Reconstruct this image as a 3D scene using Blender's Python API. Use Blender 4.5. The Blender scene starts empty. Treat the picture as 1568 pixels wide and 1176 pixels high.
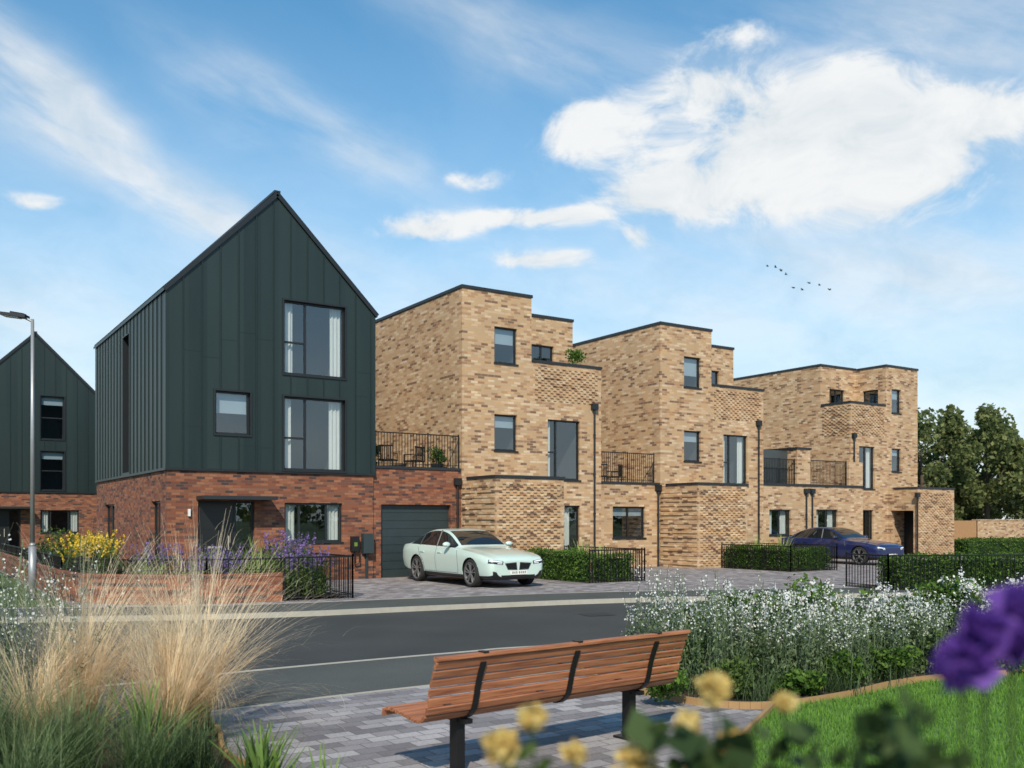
import bpy, bmesh, math, random
import numpy as np
from mathutils import Vector, Matrix
from mathutils.bvhtree import BVHTree
random.seed(4); rng=np.random.default_rng(4)
scene=bpy.context.scene
COL=scene.collection
# ------------------------------------------------------------------ materials
def new_mat(name):
    m=bpy.data.materials.new(name); m.use_nodes=True
    nt=m.node_tree; b=nt.nodes['Principled BSDF']; return m,nt,b
def N(nt,t,**k):
    n=nt.nodes.new(t)
    for a,v in k.items(): setattr(n,a,v)
    return n
def M(nt,op,a,b=None,c=None):
    n=nt.nodes.new('ShaderNodeMath'); n.operation=op
    for i,v in enumerate((a,b,c)):
        if v is None: continue
        if isinstance(v,(int,float)): n.inputs[i].default_value=v
        else: nt.links.new(v,n.inputs[i])
    return n.outputs[0]
def ramp(nt,fac,stops,interp='LINEAR'):
    n=nt.nodes.new('ShaderNodeValToRGB'); n.color_ramp.interpolation=interp
    e=n.color_ramp.elements
    while len(e)<len(stops): e.new(0.5)
    for i,(p,c) in enumerate(stops):
        e[i].position=p; e[i].color=(c[0],c[1],c[2],1)
    nt.links.new(fac,n.inputs[0]); return n.outputs[0]
def mixc(nt,fac,a,b,blend='MIX'):
    n=nt.nodes.new('ShaderNodeMix'); n.data_type='RGBA'; n.blend_type=blend
    for s,v in ((n.inputs[0],fac),(n.inputs[6],a),(n.inputs[7],b)):
        if isinstance(v,(int,float)): s.default_value=v
        elif isinstance(v,tuple): s.default_value=(*v,1) if len(v)==3 else v
        else: nt.links.new(v,s)
    return n.outputs[2]
def noise(nt,vec,scale,detail=4,rough=.55):
    n=nt.nodes.new('ShaderNodeTexNoise'); n.inputs['Scale'].default_value=scale
    n.inputs['Detail'].default_value=detail; n.inputs['Roughness'].default_value=rough
    if vec is not None: nt.links.new(vec,n.inputs['Vector'])
    return n.outputs[0]
def objvec(nt):
    return nt.nodes.new('ShaderNodeTexCoord').outputs['Object']
def bump(nt,b,h,strength=.3,dist=.01):
    n=nt.nodes.new('ShaderNodeBump'); n.inputs['Strength'].default_value=strength; n.inputs['Distance'].default_value=dist
    nt.links.new(h,n.inputs['Height']); nt.links.new(n.outputs[0],b.inputs['Normal'])
def simple(name,col,rough=.5,metal=0,var=.15,vs=3.,coat=0):
    m,nt,b=new_mat(name)
    v=objvec(nt); f=noise(nt,v,vs,2)
    c=mixc(nt,f,tuple(x*(1-var) for x in col),tuple(min(1,x*(1+var)) for x in col))
    nt.links.new(c,b.inputs['Base Color']); b.inputs['Roughness'].default_value=rough; b.inputs['Metallic'].default_value=metal
    if coat: b.inputs['Coat Weight'].default_value=coat; b.inputs['Coat Roughness'].default_value=.03
    return m
def brick_mat(name,stops,mortar,w=.225,h=.075,floor=False,mj=.011,big=.25,bstr=.5,rough=.85):
    m,nt,b=new_mat(name); v=objvec(nt)
    s=N(nt,'ShaderNodeSeparateXYZ'); nt.links.new(v,s.inputs[0])
    if floor: U,V=s.outputs[0],s.outputs[1]
    else: U=M(nt,'ADD',s.outputs[0],s.outputs[1]); V=s.outputs[2]
    V=M(nt,'ADD',V,.003)
    vr=M(nt,'DIVIDE',V,h); row=M(nt,'FLOOR',vr)
    sh=M(nt,'MULTIPLY',M(nt,'MODULO',M(nt,'ABSOLUTE',row),2),.5)
    ur=M(nt,'ADD',M(nt,'DIVIDE',U,w),sh); col=M(nt,'FLOOR',ur)
    cb=N(nt,'ShaderNodeCombineXYZ'); nt.links.new(col,cb.inputs[0]); nt.links.new(row,cb.inputs[1])
    wn=N(nt,'ShaderNodeTexWhiteNoise',noise_dimensions='2D'); nt.links.new(cb.outputs[0],wn.inputs['Vector'])
    c=ramp(nt,wn.outputs['Value'],stops,'CONSTANT')
    fu=M(nt,'FRACT',ur); fv=M(nt,'FRACT',vr)
    mm=M(nt,'MAXIMUM',M(nt,'LESS_THAN',fu,mj/w),M(nt,'LESS_THAN',fv,mj/h))
    fine=noise(nt,v,40,2); bigf=noise(nt,v,.6,3)
    c=mixc(nt,.35,c,ramp(nt,fine,[(.3,(.45,.45,.45)),(.7,(1.15,1.15,1.15))]),'MULTIPLY')
    c=mixc(nt,big,c,ramp(nt,bigf,[(.3,(.38,.38,.38)),(.7,(1.2,1.2,1.2))]),'MULTIPLY')
    c=mixc(nt,mm,c,mortar)
    nt.links.new(c,b.inputs['Base Color']); b.inputs['Roughness'].default_value=rough
    hgt=M(nt,'ADD',M(nt,'SUBTRACT',1,mm),M(nt,'MULTIPLY',fine,.3))
    bump(nt,b,hgt,bstr,.008)
    return m
def add_trans(nt,b,c,trans):
    t=N(nt,'ShaderNodeBsdfTranslucent'); nt.links.new(c,t.inputs[0])
    mx=N(nt,'ShaderNodeMixShader'); mx.inputs[0].default_value=trans
    nt.links.new(b.outputs[0],mx.inputs[1]); nt.links.new(t.outputs[0],mx.inputs[2]); nt.links.new(mx.outputs[0],nt.nodes['Material Output'].inputs[0])
def leaf_mat(name,stops,trans=.35,rough=.6):
    m,nt,b=new_mat(name)
    g=N(nt,'ShaderNodeNewGeometry')
    v=objvec(nt); cl=noise(nt,v,2.2,1)
    f=M(nt,'ADD',M(nt,'MULTIPLY',g.outputs['Random Per Island'],.6),M(nt,'MULTIPLY',cl,.5))
    c=ramp(nt,f,stops); nt.links.new(c,b.inputs['Base Color']); b.inputs['Roughness'].default_value=rough
    b.inputs['Specular IOR Level'].default_value=.25
    add_trans(nt,b,c,trans); return m
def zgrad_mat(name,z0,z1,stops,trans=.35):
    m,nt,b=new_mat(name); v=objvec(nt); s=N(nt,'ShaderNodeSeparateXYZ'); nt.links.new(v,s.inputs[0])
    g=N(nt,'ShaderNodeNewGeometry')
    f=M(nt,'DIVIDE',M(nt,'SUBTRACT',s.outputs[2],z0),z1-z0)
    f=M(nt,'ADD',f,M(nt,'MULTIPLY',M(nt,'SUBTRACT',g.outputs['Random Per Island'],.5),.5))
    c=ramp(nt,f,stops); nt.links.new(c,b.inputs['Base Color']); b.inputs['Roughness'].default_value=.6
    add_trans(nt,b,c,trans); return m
BUFF=brick_mat('buff_brick',[(0,(.50,.33,.185)),(.28,(.575,.40,.245)),(.48,(.42,.245,.13)),(.62,(.54,.34,.18)),(.76,(.20,.115,.068)),(.84,(.35,.195,.105)),(.92,(.64,.48,.315))],(.40,.30,.21),w=.26,h=.085)
RED=brick_mat('red_brick',[(0,(.235,.075,.036)),(.3,(.29,.105,.05)),(.55,(.17,.054,.032)),(.75,(.33,.13,.065)),(.88,(.075,.035,.03))],(.12,.085,.065))
PAVE=brick_mat('block_paving',[(0,(.26,.24,.25)),(.25,(.33,.31,.32)),(.5,(.21,.195,.205)),(.7,(.38,.36,.365)),(.88,(.17,.155,.165))],(.10,.095,.09),w=.24,h=.16,floor=True,mj=.01,big=.35)
PAVE2=brick_mat('driveway_paving',[(0,(.26,.225,.225)),(.25,(.32,.285,.285)),(.5,(.21,.185,.19)),(.7,(.37,.34,.34)),(.88,(.17,.15,.155))],(.12,.11,.10),w=.24,h=.16,floor=True,mj=.01,big=.35)
def asphalt(name,base,light):
    m,nt,b=new_mat(name); v=objvec(nt)
    f=noise(nt,v,60,3,.7); g=noise(nt,v,.5,4)
    c=mixc(nt,ramp(nt,f,[(.35,(0,0,0)),(.7,(1,1,1))]),base,light)
    c=mixc(nt,.6,c,ramp(nt,g,[(.3,(.6,.6,.6)),(.7,(1.2,1.2,1.2))]),'MULTIPLY')
    nt.links.new(c,b.inputs['Base Color']); b.inputs['Roughness'].default_value=.8; bump(nt,b,f,.4,.006); return m
ROAD=asphalt('road_asphalt',(.024,.026,.025),(.062,.064,.060))
PATH=asphalt('footpath_asphalt',(.048,.052,.048),(.10,.105,.095))
KERB=simple('kerb_concrete',(.36,.34,.29),.85,vs=6)
SOIL=simple('soil',(.045,.03,.018),.95,var=.5,vs=15)
EARTH=simple('grass_ground',(.06,.095,.025),.95,var=.4,vs=1.5)
LAWNB=simple('lawn_base',(.08,.16,.025),.95,var=.4,vs=8)
def clad_mat():
    m,nt,b=new_mat('zinc_cladding'); v=objvec(nt); s=N(nt,'ShaderNodeSeparateXYZ'); nt.links.new(v,s.inputs[0])
    u=M(nt,'FLOOR',M(nt,'DIVIDE',M(nt,'ADD',s.outputs[0],s.outputs[1]),.511))
    wn=N(nt,'ShaderNodeTexWhiteNoise',noise_dimensions='1D'); nt.links.new(u,wn.inputs['W'])
    st=N(nt,'ShaderNodeMapping'); st.inputs['Scale'].default_value=(1.2,1.2,.15); nt.links.new(v,st.inputs[0])
    f=noise(nt,st.outputs[0],1.5,3)
    ff=M(nt,'ADD',M(nt,'MULTIPLY',wn.outputs[0],.4),M(nt,'MULTIPLY',f,.6))
    c=ramp(nt,ff,[(.2,(.010,.020,.020)),(.8,(.021,.036,.034))]); nt.links.new(c,b.inputs['Base Color'])
    b.inputs['Roughness'].default_value=.42; b.inputs['Metallic'].default_value=.15
    bump(nt,b,f,.18,.02); return m
CLAD=clad_mat()
SEAM=simple('zinc_seam',(.014,.026,.026),.42,.1)
DARK=simple('anthracite_metal',(.018,.021,.024),.4,.2)
COPING=simple('coping_metal',(.03,.033,.037),.45,.3)
BLACK=simple('black_metal',(.012,.012,.013),.4,.3)
DOORM=simple('black_door',(.012,.013,.014),.35)
GDOOR=simple('garage_door_metal',(.028,.042,.047),.45,.1)
ROOM=simple('room_interior',(.07,.075,.08),.9)
CURT=simple('curtain_fabric',(.75,.72,.66),.9,var=.06)
BLIND=simple('roller_blind',(.40,.46,.50),.8,var=.05)
SCREEN=simple('screen_panel',(.05,.06,.065),.3)
WHITEP=simple('white_plastic',(.7,.7,.7),.4)
def glass_mat(name,tint,base):
    m,nt,b=new_mat(name); nt.nodes.remove(b)
    t=N(nt,'ShaderNodeBsdfTransparent'); t.inputs[0].default_value=(*tint,1)
    g=N(nt,'ShaderNodeBsdfGlossy'); g.inputs['Roughness'].default_value=.01; g.inputs[0].default_value=(.85,.93,1,1)
    lw=N(nt,'ShaderNodeLayerWeight'); lw.inputs['Blend'].default_value=.5
    f=M(nt,'ADD',M(nt,'MULTIPLY',M(nt,'POWER',lw.outputs['Facing'],3),.8),base)
    mx=N(nt,'ShaderNodeMixShader'); nt.links.new(f,mx.inputs[0]); nt.links.new(t.outputs[0],mx.inputs[1]); nt.links.new(g.outputs[0],mx.inputs[2])
    nt.links.new(mx.outputs[0],nt.nodes['Material Output'].inputs[0]); return m
GLASS=glass_mat('window_glass',(.74,.80,.83),.14)
def wood_mat():
    m,nt,b=new_mat('bench_wood'); v=objvec(nt)
    mp=N(nt,'ShaderNodeMapping'); mp.inputs['Scale'].default_value=(1.5,30,30); nt.links.new(v,mp.inputs[0])
    f=noise(nt,mp.outputs[0],2,4,.6)
    g=N(nt,'ShaderNodeNewGeometry')
    c=ramp(nt,f,[(.3,(.17,.055,.025)),(.5,(.34,.13,.06)),(.75,(.46,.20,.095))])
    c=mixc(nt,.5,c,ramp(nt,g.outputs['Random Per Island'],[(0,(.7,.7,.7)),(1,(1.25,1.2,1.15))]),'MULTIPLY')
    nt.links.new(c,b.inputs['Base Color']); b.inputs['Roughness'].default_value=.5; bump(nt,b,f,.3,.003); return m
WOOD=wood_mat()
EDGE=simple('timber_edging',(.33,.20,.09),.8,vs=10)
FENCE=simple('fence_timber',(.36,.20,.09),.8,vs=5)
HEDGE=leaf_mat('hedge_leaf',[(.15,(.02,.048,.010)),(.5,(.06,.125,.018)),(.85,(.13,.23,.035))])
SHRUB=leaf_mat('shrub_leaf',[(.15,(.03,.055,.018)),(.5,(.07,.125,.03)),(.85,(.14,.20,.05))])
LIME=leaf_mat('lime_leaf',[(.15,(.08,.14,.02)),(.5,(.17,.25,.04)),(.85,(.33,.40,.08))])
DKLEAF=leaf_mat('dark_leaf',[(.15,(.012,.03,.012)),(.5,(.03,.06,.02)),(.85,(.06,.10,.03))])
TREEL=leaf_mat('tree_leaf',[(.2,(.06,.085,.035)),(.5,(.135,.17,.06)),(.85,(.26,.29,.11))],.5)
BARK=simple('bark',(.09,.065,.045),.95,var=.4,vs=8)
YEL=leaf_mat('yellow_petal',[(0,(.65,.42,.03)),(1,(.8,.6,.08))],.3)
CREAM=leaf_mat('cream_petal',[(.1,(.50,.30,.10)),(.5,(.66,.50,.16)),(.9,(.72,.62,.30))],.4)
PURP=leaf_mat('purple_petal',[(.1,(.05,.02,.15)),(.5,(.10,.035,.27)),(.9,(.20,.09,.44))],.4)
LAV=leaf_mat('lavender_petal',[(.1,(.12,.07,.26)),(.9,(.28,.18,.44))],.3)
WPET=leaf_mat('white_petal',[(.1,(.66,.66,.64)),(.9,(.85,.85,.83))],.35)
SAGE=leaf_mat('sage_leaf',[(.1,(.05,.085,.04)),(.5,(.11,.16,.075)),(.9,(.21,.27,.15))])
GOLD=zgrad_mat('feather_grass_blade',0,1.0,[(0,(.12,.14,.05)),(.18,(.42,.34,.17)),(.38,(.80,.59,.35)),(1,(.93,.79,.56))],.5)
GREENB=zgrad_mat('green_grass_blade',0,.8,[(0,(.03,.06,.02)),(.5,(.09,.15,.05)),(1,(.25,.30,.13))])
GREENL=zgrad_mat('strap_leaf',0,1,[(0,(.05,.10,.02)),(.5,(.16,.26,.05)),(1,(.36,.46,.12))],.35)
LAWNM=zgrad_mat('lawn_blade',0,.07,[(0,(.06,.14,.02)),(.5,(.13,.29,.03)),(1,(.26,.44,.06))])
# ------------------------------------------------------------------ builders
class Obj:
    """one top-level empty; mesh parts keyed by name"""
    def __init__(s,name):
        s.name=name; s.parts={}
        s.e=bpy.data.objects.new(name,None); COL.objects.link(s.e)
    def p(s,part,mat):
        if part not in s.parts: s.parts[part]=([],[],mat)
        return s.parts[part]
    def face(s,part,mat,pts):
        v,f,_=s.p(part,mat); n=len(v); v.extend([tuple(q) for q in pts]); f.append(tuple(range(n,n+len(pts))))
    def box(s,part,mat,x0,x1,y0,y1,z0,z1):
        v,f,_=s.p(part,mat); n=len(v)
        v.extend([(x0,y0,z0),(x1,y0,z0),(x1,y1,z0),(x0,y1,z0),(x0,y0,z1),(x1,y0,z1),(x1,y1,z1),(x0,y1,z1)])
        for q in ((3,2,1,0),(4,5,6,7),(0,1,5,4),(1,2,6,5),(2,3,7,6),(3,0,4,7)): f.append(tuple(n+i for i in q))
    def obox(s,part,mat,p0,p1,w,h):
        """beam from p0 to p1 width w(horizontal) height h"""
        p0=Vector(p0);p1=Vector(p1); d=(p1-p0).normalized(); up=Vector((0,0,1))
        if abs(d.z)>.9: up=Vector((0,1,0))
        sd=d.cross(up).normalized()*w/2; u=sd.cross(d).normalized()*h/2
        v,f,_=s.p(part,mat); n=len(v)
        v.extend([tuple(q) for q in (p0-sd-u,p0+sd-u,p0+sd+u,p0-sd+u,p1-sd-u,p1+sd-u,p1+sd+u,p1-sd+u)])
        for q in ((0,1,2,3),(7,6,5,4),(0,4,5,1),(1,5,6,2),(2,6,7,3),(3,7,4,0)): f.append(tuple(n+i for i in q))
    def cyl(s,part,mat,p0,p1,r0,r1=None,n=12):
        r1=r0 if r1 is None else r1
        p0=Vector(p0);p1=Vector(p1); d=(p1-p0).normalized(); a=d.orthogonal().normalized(); b=d.cross(a)
        v,f,_=s.p(part,mat); k=len(v)
        for p,r in ((p0,r0),(p1,r1)):
            for i in range(n):
                t=2*math.pi*i/n; v.append(tuple(p+a*math.cos(t)*r+b*math.sin(t)*r))
        for i in range(n): f.append((k+i,k+(i+1)%n,k+n+(i+1)%n,k+n+i))
        f.append(tuple(k+i for i in range(n))[::-1]); f.append(tuple(k+n+i for i in range(n)))
    def done(s,smooth=()):
        for part,(v,f,mat) in s.parts.items():
            me=bpy.data.meshes.new(part); me.from_pydata(v,[],f); me.materials.append(mat); me.update()
            if part in smooth:
                for p in me.polygons: p.use_smooth=True
            o=bpy.data.objects.new(part,me); COL.objects.link(o); o.parent=s.e
        return s.e
def mesh_obj(name,verts,faces,mat,parent=None,smooth=False):
    me=bpy.data.meshes.new(name); me.from_pydata(verts,[],faces); me.materials.append(mat); me.update()
    if smooth:
        for p in me.polygons: p.use_smooth=True
    o=bpy.data.objects.new(name,me); COL.objects.link(o)
    if parent: o.parent=parent
    return o
def np_quads(name,mat,V,parent=None):
    """V: (n,k,3) polygons"""
    n,k,_=V.shape
    me=bpy.data.meshes.new(name); me.vertices.add(n*k); me.vertices.foreach_set('co',V.reshape(-1).astype(np.float32))
    me.loops.add(n*k); me.loops.foreach_set('vertex_index',np.arange(n*k,dtype=np.int32))
    me.polygons.add(n); me.polygons.foreach_set('loop_start',np.arange(0,n*k,k,dtype=np.int32))
    me.materials.append(mat); me.update(calc_edges=True); me.validate()
    o=bpy.data.objects.new(name,me); COL.objects.link(o)
    if parent: o.parent=parent
    return o
def unit(a): return a/np.maximum(np.linalg.norm(a,axis=-1,keepdims=True),1e-6)
def leaves(P,size,aspect=.5,up=0.3,jit=.3):
    P=np.asarray(P,float); n=len(P)
    d=unit(rng.normal(size=(n,3))+np.array([0,0,up])); q=unit(np.cross(d,rng.normal(size=(n,3))))
    s=(size*(1+jit*rng.normal(size=(n,1)))).clip(size*.3)
    U=d*s*.5; W=q*s*.5*aspect
    return np.stack([P-U,P+W,P+U,P-W],1)
def blades(B,H,L,w,bend,spread,seg=6):
    """arching blades as ribbons"""
    n=len(B); az=rng.uniform(0,2*np.pi,n); L=np.asarray(L)
    dirh=np.stack([np.cos(az),np.sin(az),np.zeros(n)],1)
    lean=np.abs(rng.normal(0,spread,n)); bd=np.abs(rng.normal(bend,bend*.4,n))
    side=unit(np.stack([-np.sin(az+rng.normal(0,.8,n)),np.cos(az),np.zeros(n)],1))
    pts=[]; p=B.copy()
    for i in range(seg+1):
        pts.append(p.copy()); a=lean+bd*(i/seg)
        p=p+(L/seg)[:,None]*(dirh*np.sin(a)[:,None]+np.array([0,0,1.])*np.cos(a)[:,None])
    V=[]
    for i in range(seg+1):
        ww=w*(1-(i/seg)**1.5*.85); V.append((pts[i]-side*ww/2,pts[i]+side*ww/2))
    return V
def ribbon_obj(name,mat,V,parent=None):
    k=len(V); n=len(V[0][0])
    arr=np.stack([np.stack(v,1) for v in V],1).reshape(n*k*2,3)
    base=np.arange(n)[:,None]*k*2; i=np.arange(k-1)[None,:]*2
    a=base+i; F=np.stack([a,a+1,a+3,a+2],-1).reshape(-1)
    nf=n*(k-1)
    me=bpy.data.meshes.new(name); me.vertices.add(len(arr)); me.vertices.foreach_set('co',arr.reshape(-1).astype(np.float32))
    me.loops.add(nf*4); me.loops.foreach_set('vertex_index',F.astype(np.int32))
    me.polygons.add(nf); me.polygons.foreach_set('loop_start',np.arange(0,nf*4,4,dtype=np.int32))
    me.materials.append(mat); me.update(calc_edges=True); me.validate()
    o=bpy.data.objects.new(name,me); COL.objects.link(o)
    if parent: o.parent=parent
    return o
def empty(name):
    e=bpy.data.objects.new(name,None); COL.objects.link(e); return e
# ---- wall frames
class Wall:
    def __init__(s,o,kind,c):
        s.o=o; s.kind=kind; s.c=c      # kind 'y': face at y=c normal -y, u=x.  kind 'x': face at x=c normal -x, u=y
    def pt(s,u,z,d): return (u,s.c+d,z) if s.kind=='y' else (s.c+d,u,z)
    def box(s,part,mat,u0,u1,z0,z1,d0,d1):
        a=s.pt(u0,z0,d0); b=s.pt(u1,z1,d1)
        s.o.box(part,mat,min(a[0],b[0]),max(a[0],b[0]),min(a[1],b[1]),max(a[1],b[1]),min(a[2],b[2]),max(a[2],b[2]))
    def quad(s,part,mat,P): s.o.face(part,mat,[s.pt(*q) for q in P])
    def wall(s,part,mat,u0,u1,z0,ztop,ops=(),cuts=(),reveal=.14,rmat=None):
        zt=ztop if callable(ztop) else (lambda u:ztop)
        us=sorted(set([u0,u1]+[a for o in ops for a in o[:2]]+list(cuts)))
        for a,b in zip(us[:-1],us[1:]):
            z=z0
            segs=sorted([(o[2],o[3]) for o in ops if o[0]<=a+1e-6 and o[1]>=b-1e-6])
            for (oz0,oz1) in segs:
                if oz0>z+1e-4: s.quad(part,mat,[(a,z,0),(b,z,0),(b,oz0,0),(a,oz0,0)])
                z=oz1
            e=1e-5
            s.quad(part,mat,[(a,z,0),(b,z,0),(b,zt(b-e),0),(a,zt(a+e),0)])
        rm=rmat or mat
        for o in ops:
            a,b,c,d=o[:4]
            rp=part+'_reveal'
            s.quad(rp,rm,[(a,c,0),(a,d,0),(a,d,reveal),(a,c,reveal)]); s.quad(rp,rm,[(b,c,0),(b,d,0),(b,d,reveal),(b,c,reveal)])
            s.quad(rp,rm,[(a,c,0),(b,c,0),(b,c,reveal),(a,c,reveal)]); s.quad(rp,rm,[(a,d,0),(b,d,0),(b,d,reveal),(a,d,reveal)])
    def window(s,a,b,c,d,mull=(),trans=(),curt=None,blind=0,sill=True,dep=.09,fw=.055,D=2.2):
        f='window_frames'; s.box(f,DARK,a,a+fw,c,d,dep,dep+.06); s.box(f,DARK,b-fw,b,c,d,dep,dep+.06)
        s.box(f,DARK,a+fw,b-fw,c,c+fw,dep,dep+.06); s.box(f,DARK,a+fw,b-fw,d-fw,d,dep,dep+.06)
        for m in mull: s.box(f,DARK,m-fw*.55,m+fw*.55,c+fw,d-fw,dep-.004,dep+.064)
        for (t,a2,b2) in trans: s.box(f,DARK,a2,b2,t-fw*.5,t+fw*.5,dep-.002,dep+.062)
        s.quad('window_glass',GLASS,[(a+.02,c+.02,dep+.03),(b-.02,c+.02,dep+.03),(b-.02,d-.02,dep+.03),(a+.02,d-.02,dep+.03)])
        if sill: s.box('window_sills',DARK,a-.03,b+.03,c-.04,c+.001,-.045,dep-.001)
        r='rooms'; e=.12; q=.142
        s.quad(r,ROOM,[(a-e,c-e,D),(b+e,c-e,D),(b+e,d+e,D),(a-e,d+e,D)])
        for uu in (a-e,b+e): s.quad(r,ROOM,[(uu,c-e,q),(uu,d+e,q),(uu,d+e,D),(uu,c-e,D)])
        for zz in (c-e,d+e): s.quad(r,ROOM,[(a-e,zz,q),(b+e,zz,q),(b+e,zz,D),(a-e,zz,D)])
        if blind>0: s.quad('blinds',BLIND,[(a+.05,d-(d-c)*blind,.2),(b-.05,d-(d-c)*blind,.2),(b-.05,d-.04,.2),(a+.05,d-.04,.2)])
        if curt:
            for (c0,c1) in curt:
                n=int(max(6,(c1-c0)/.035)); P=[(c0+(c1-c0)*i/n, .24+.03*math.sin(i*1.9)+.012*random.random()) for i in range(n+1)]
                for (p,q2) in zip(P[:-1],P[1:]): s.quad('curtains',CURT,[(p[0],c+.03,p[1]),(q2[0],c+.03,q2[1]),(q2[0],d-.03,q2[1]),(p[0],d-.03,p[1])])
def railing(o,part,p0,p1,z0,h,step=.105,mat=None,post=.016,rail=.03):
    mat=mat or BLACK; p0=Vector((*p0,0));p1=Vector((*p1,0)); L=(p1-p0).length; d=(p1-p0)/L; n=max(1,int(L/step))
    for i in range(n+1):
        p=p0+d*(L*i/n); w=post*(2 if (i==0 or i==n or i%18==0) else 1)
        top=z0+h+(.03 if w>post else 0)
        o.obox(part,mat,(p.x,p.y,z0),(p.x,p.y,top),w,w)
    o.obox(part,mat,(p0.x,p0.y,z0+h-.02),(p1.x,p1.y,z0+h-.02),rail,.035)
    o.obox(part,mat,(p0.x,p0.y,z0+.09),(p1.x,p1.y,z0+.09),rail*.7,.02)
def pipe(o,x,y,z0,z1):
    o.cyl('downpipes',DARK,(x,y,z0),(x,y,z1),.038,n=10)
    o.box('downpipes',DARK,x-.12,x+.12,y-.08,y+.07,z1-.02,z1+.2)
    z=z0+.6
    while z<z1-.3: o.cyl('downpipes',DARK,(x,y,z),(x,y,z+.05),.052,n=10); z+=1.4
BH=.085; BW=.26
def relief_headers(w,part,u0,u1,z0,z1):
    """chequer of projecting headers"""
    r=0; z=z0
    while z+BH<=z1:
        u=u0+(BW/2 if r%2 else 0)+.012
        while u+.12<=u1:
            w.box(part,BUFF,u,u+.118,z+.011,z+BH,-.035,-.001); u+=BW
        z+=BH; r+=1
def relief_courses(w,part,u0,u1,z0,z1):
    z=z0; r=0
    while z+BH<=z1:
        if r%2==0:
            u=u0
            while u<u1-.05:
                L=random.choice([1,2,3,4])*BW; e=min(u+L,u1)
                w.box(part,BUFF,u+.006,e-.006,z+.011,z+BH,-random.choice([.02,.035,.045]),-.001); u=e+random.choice([0,0,.13])
        z+=BH; r+=1
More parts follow.
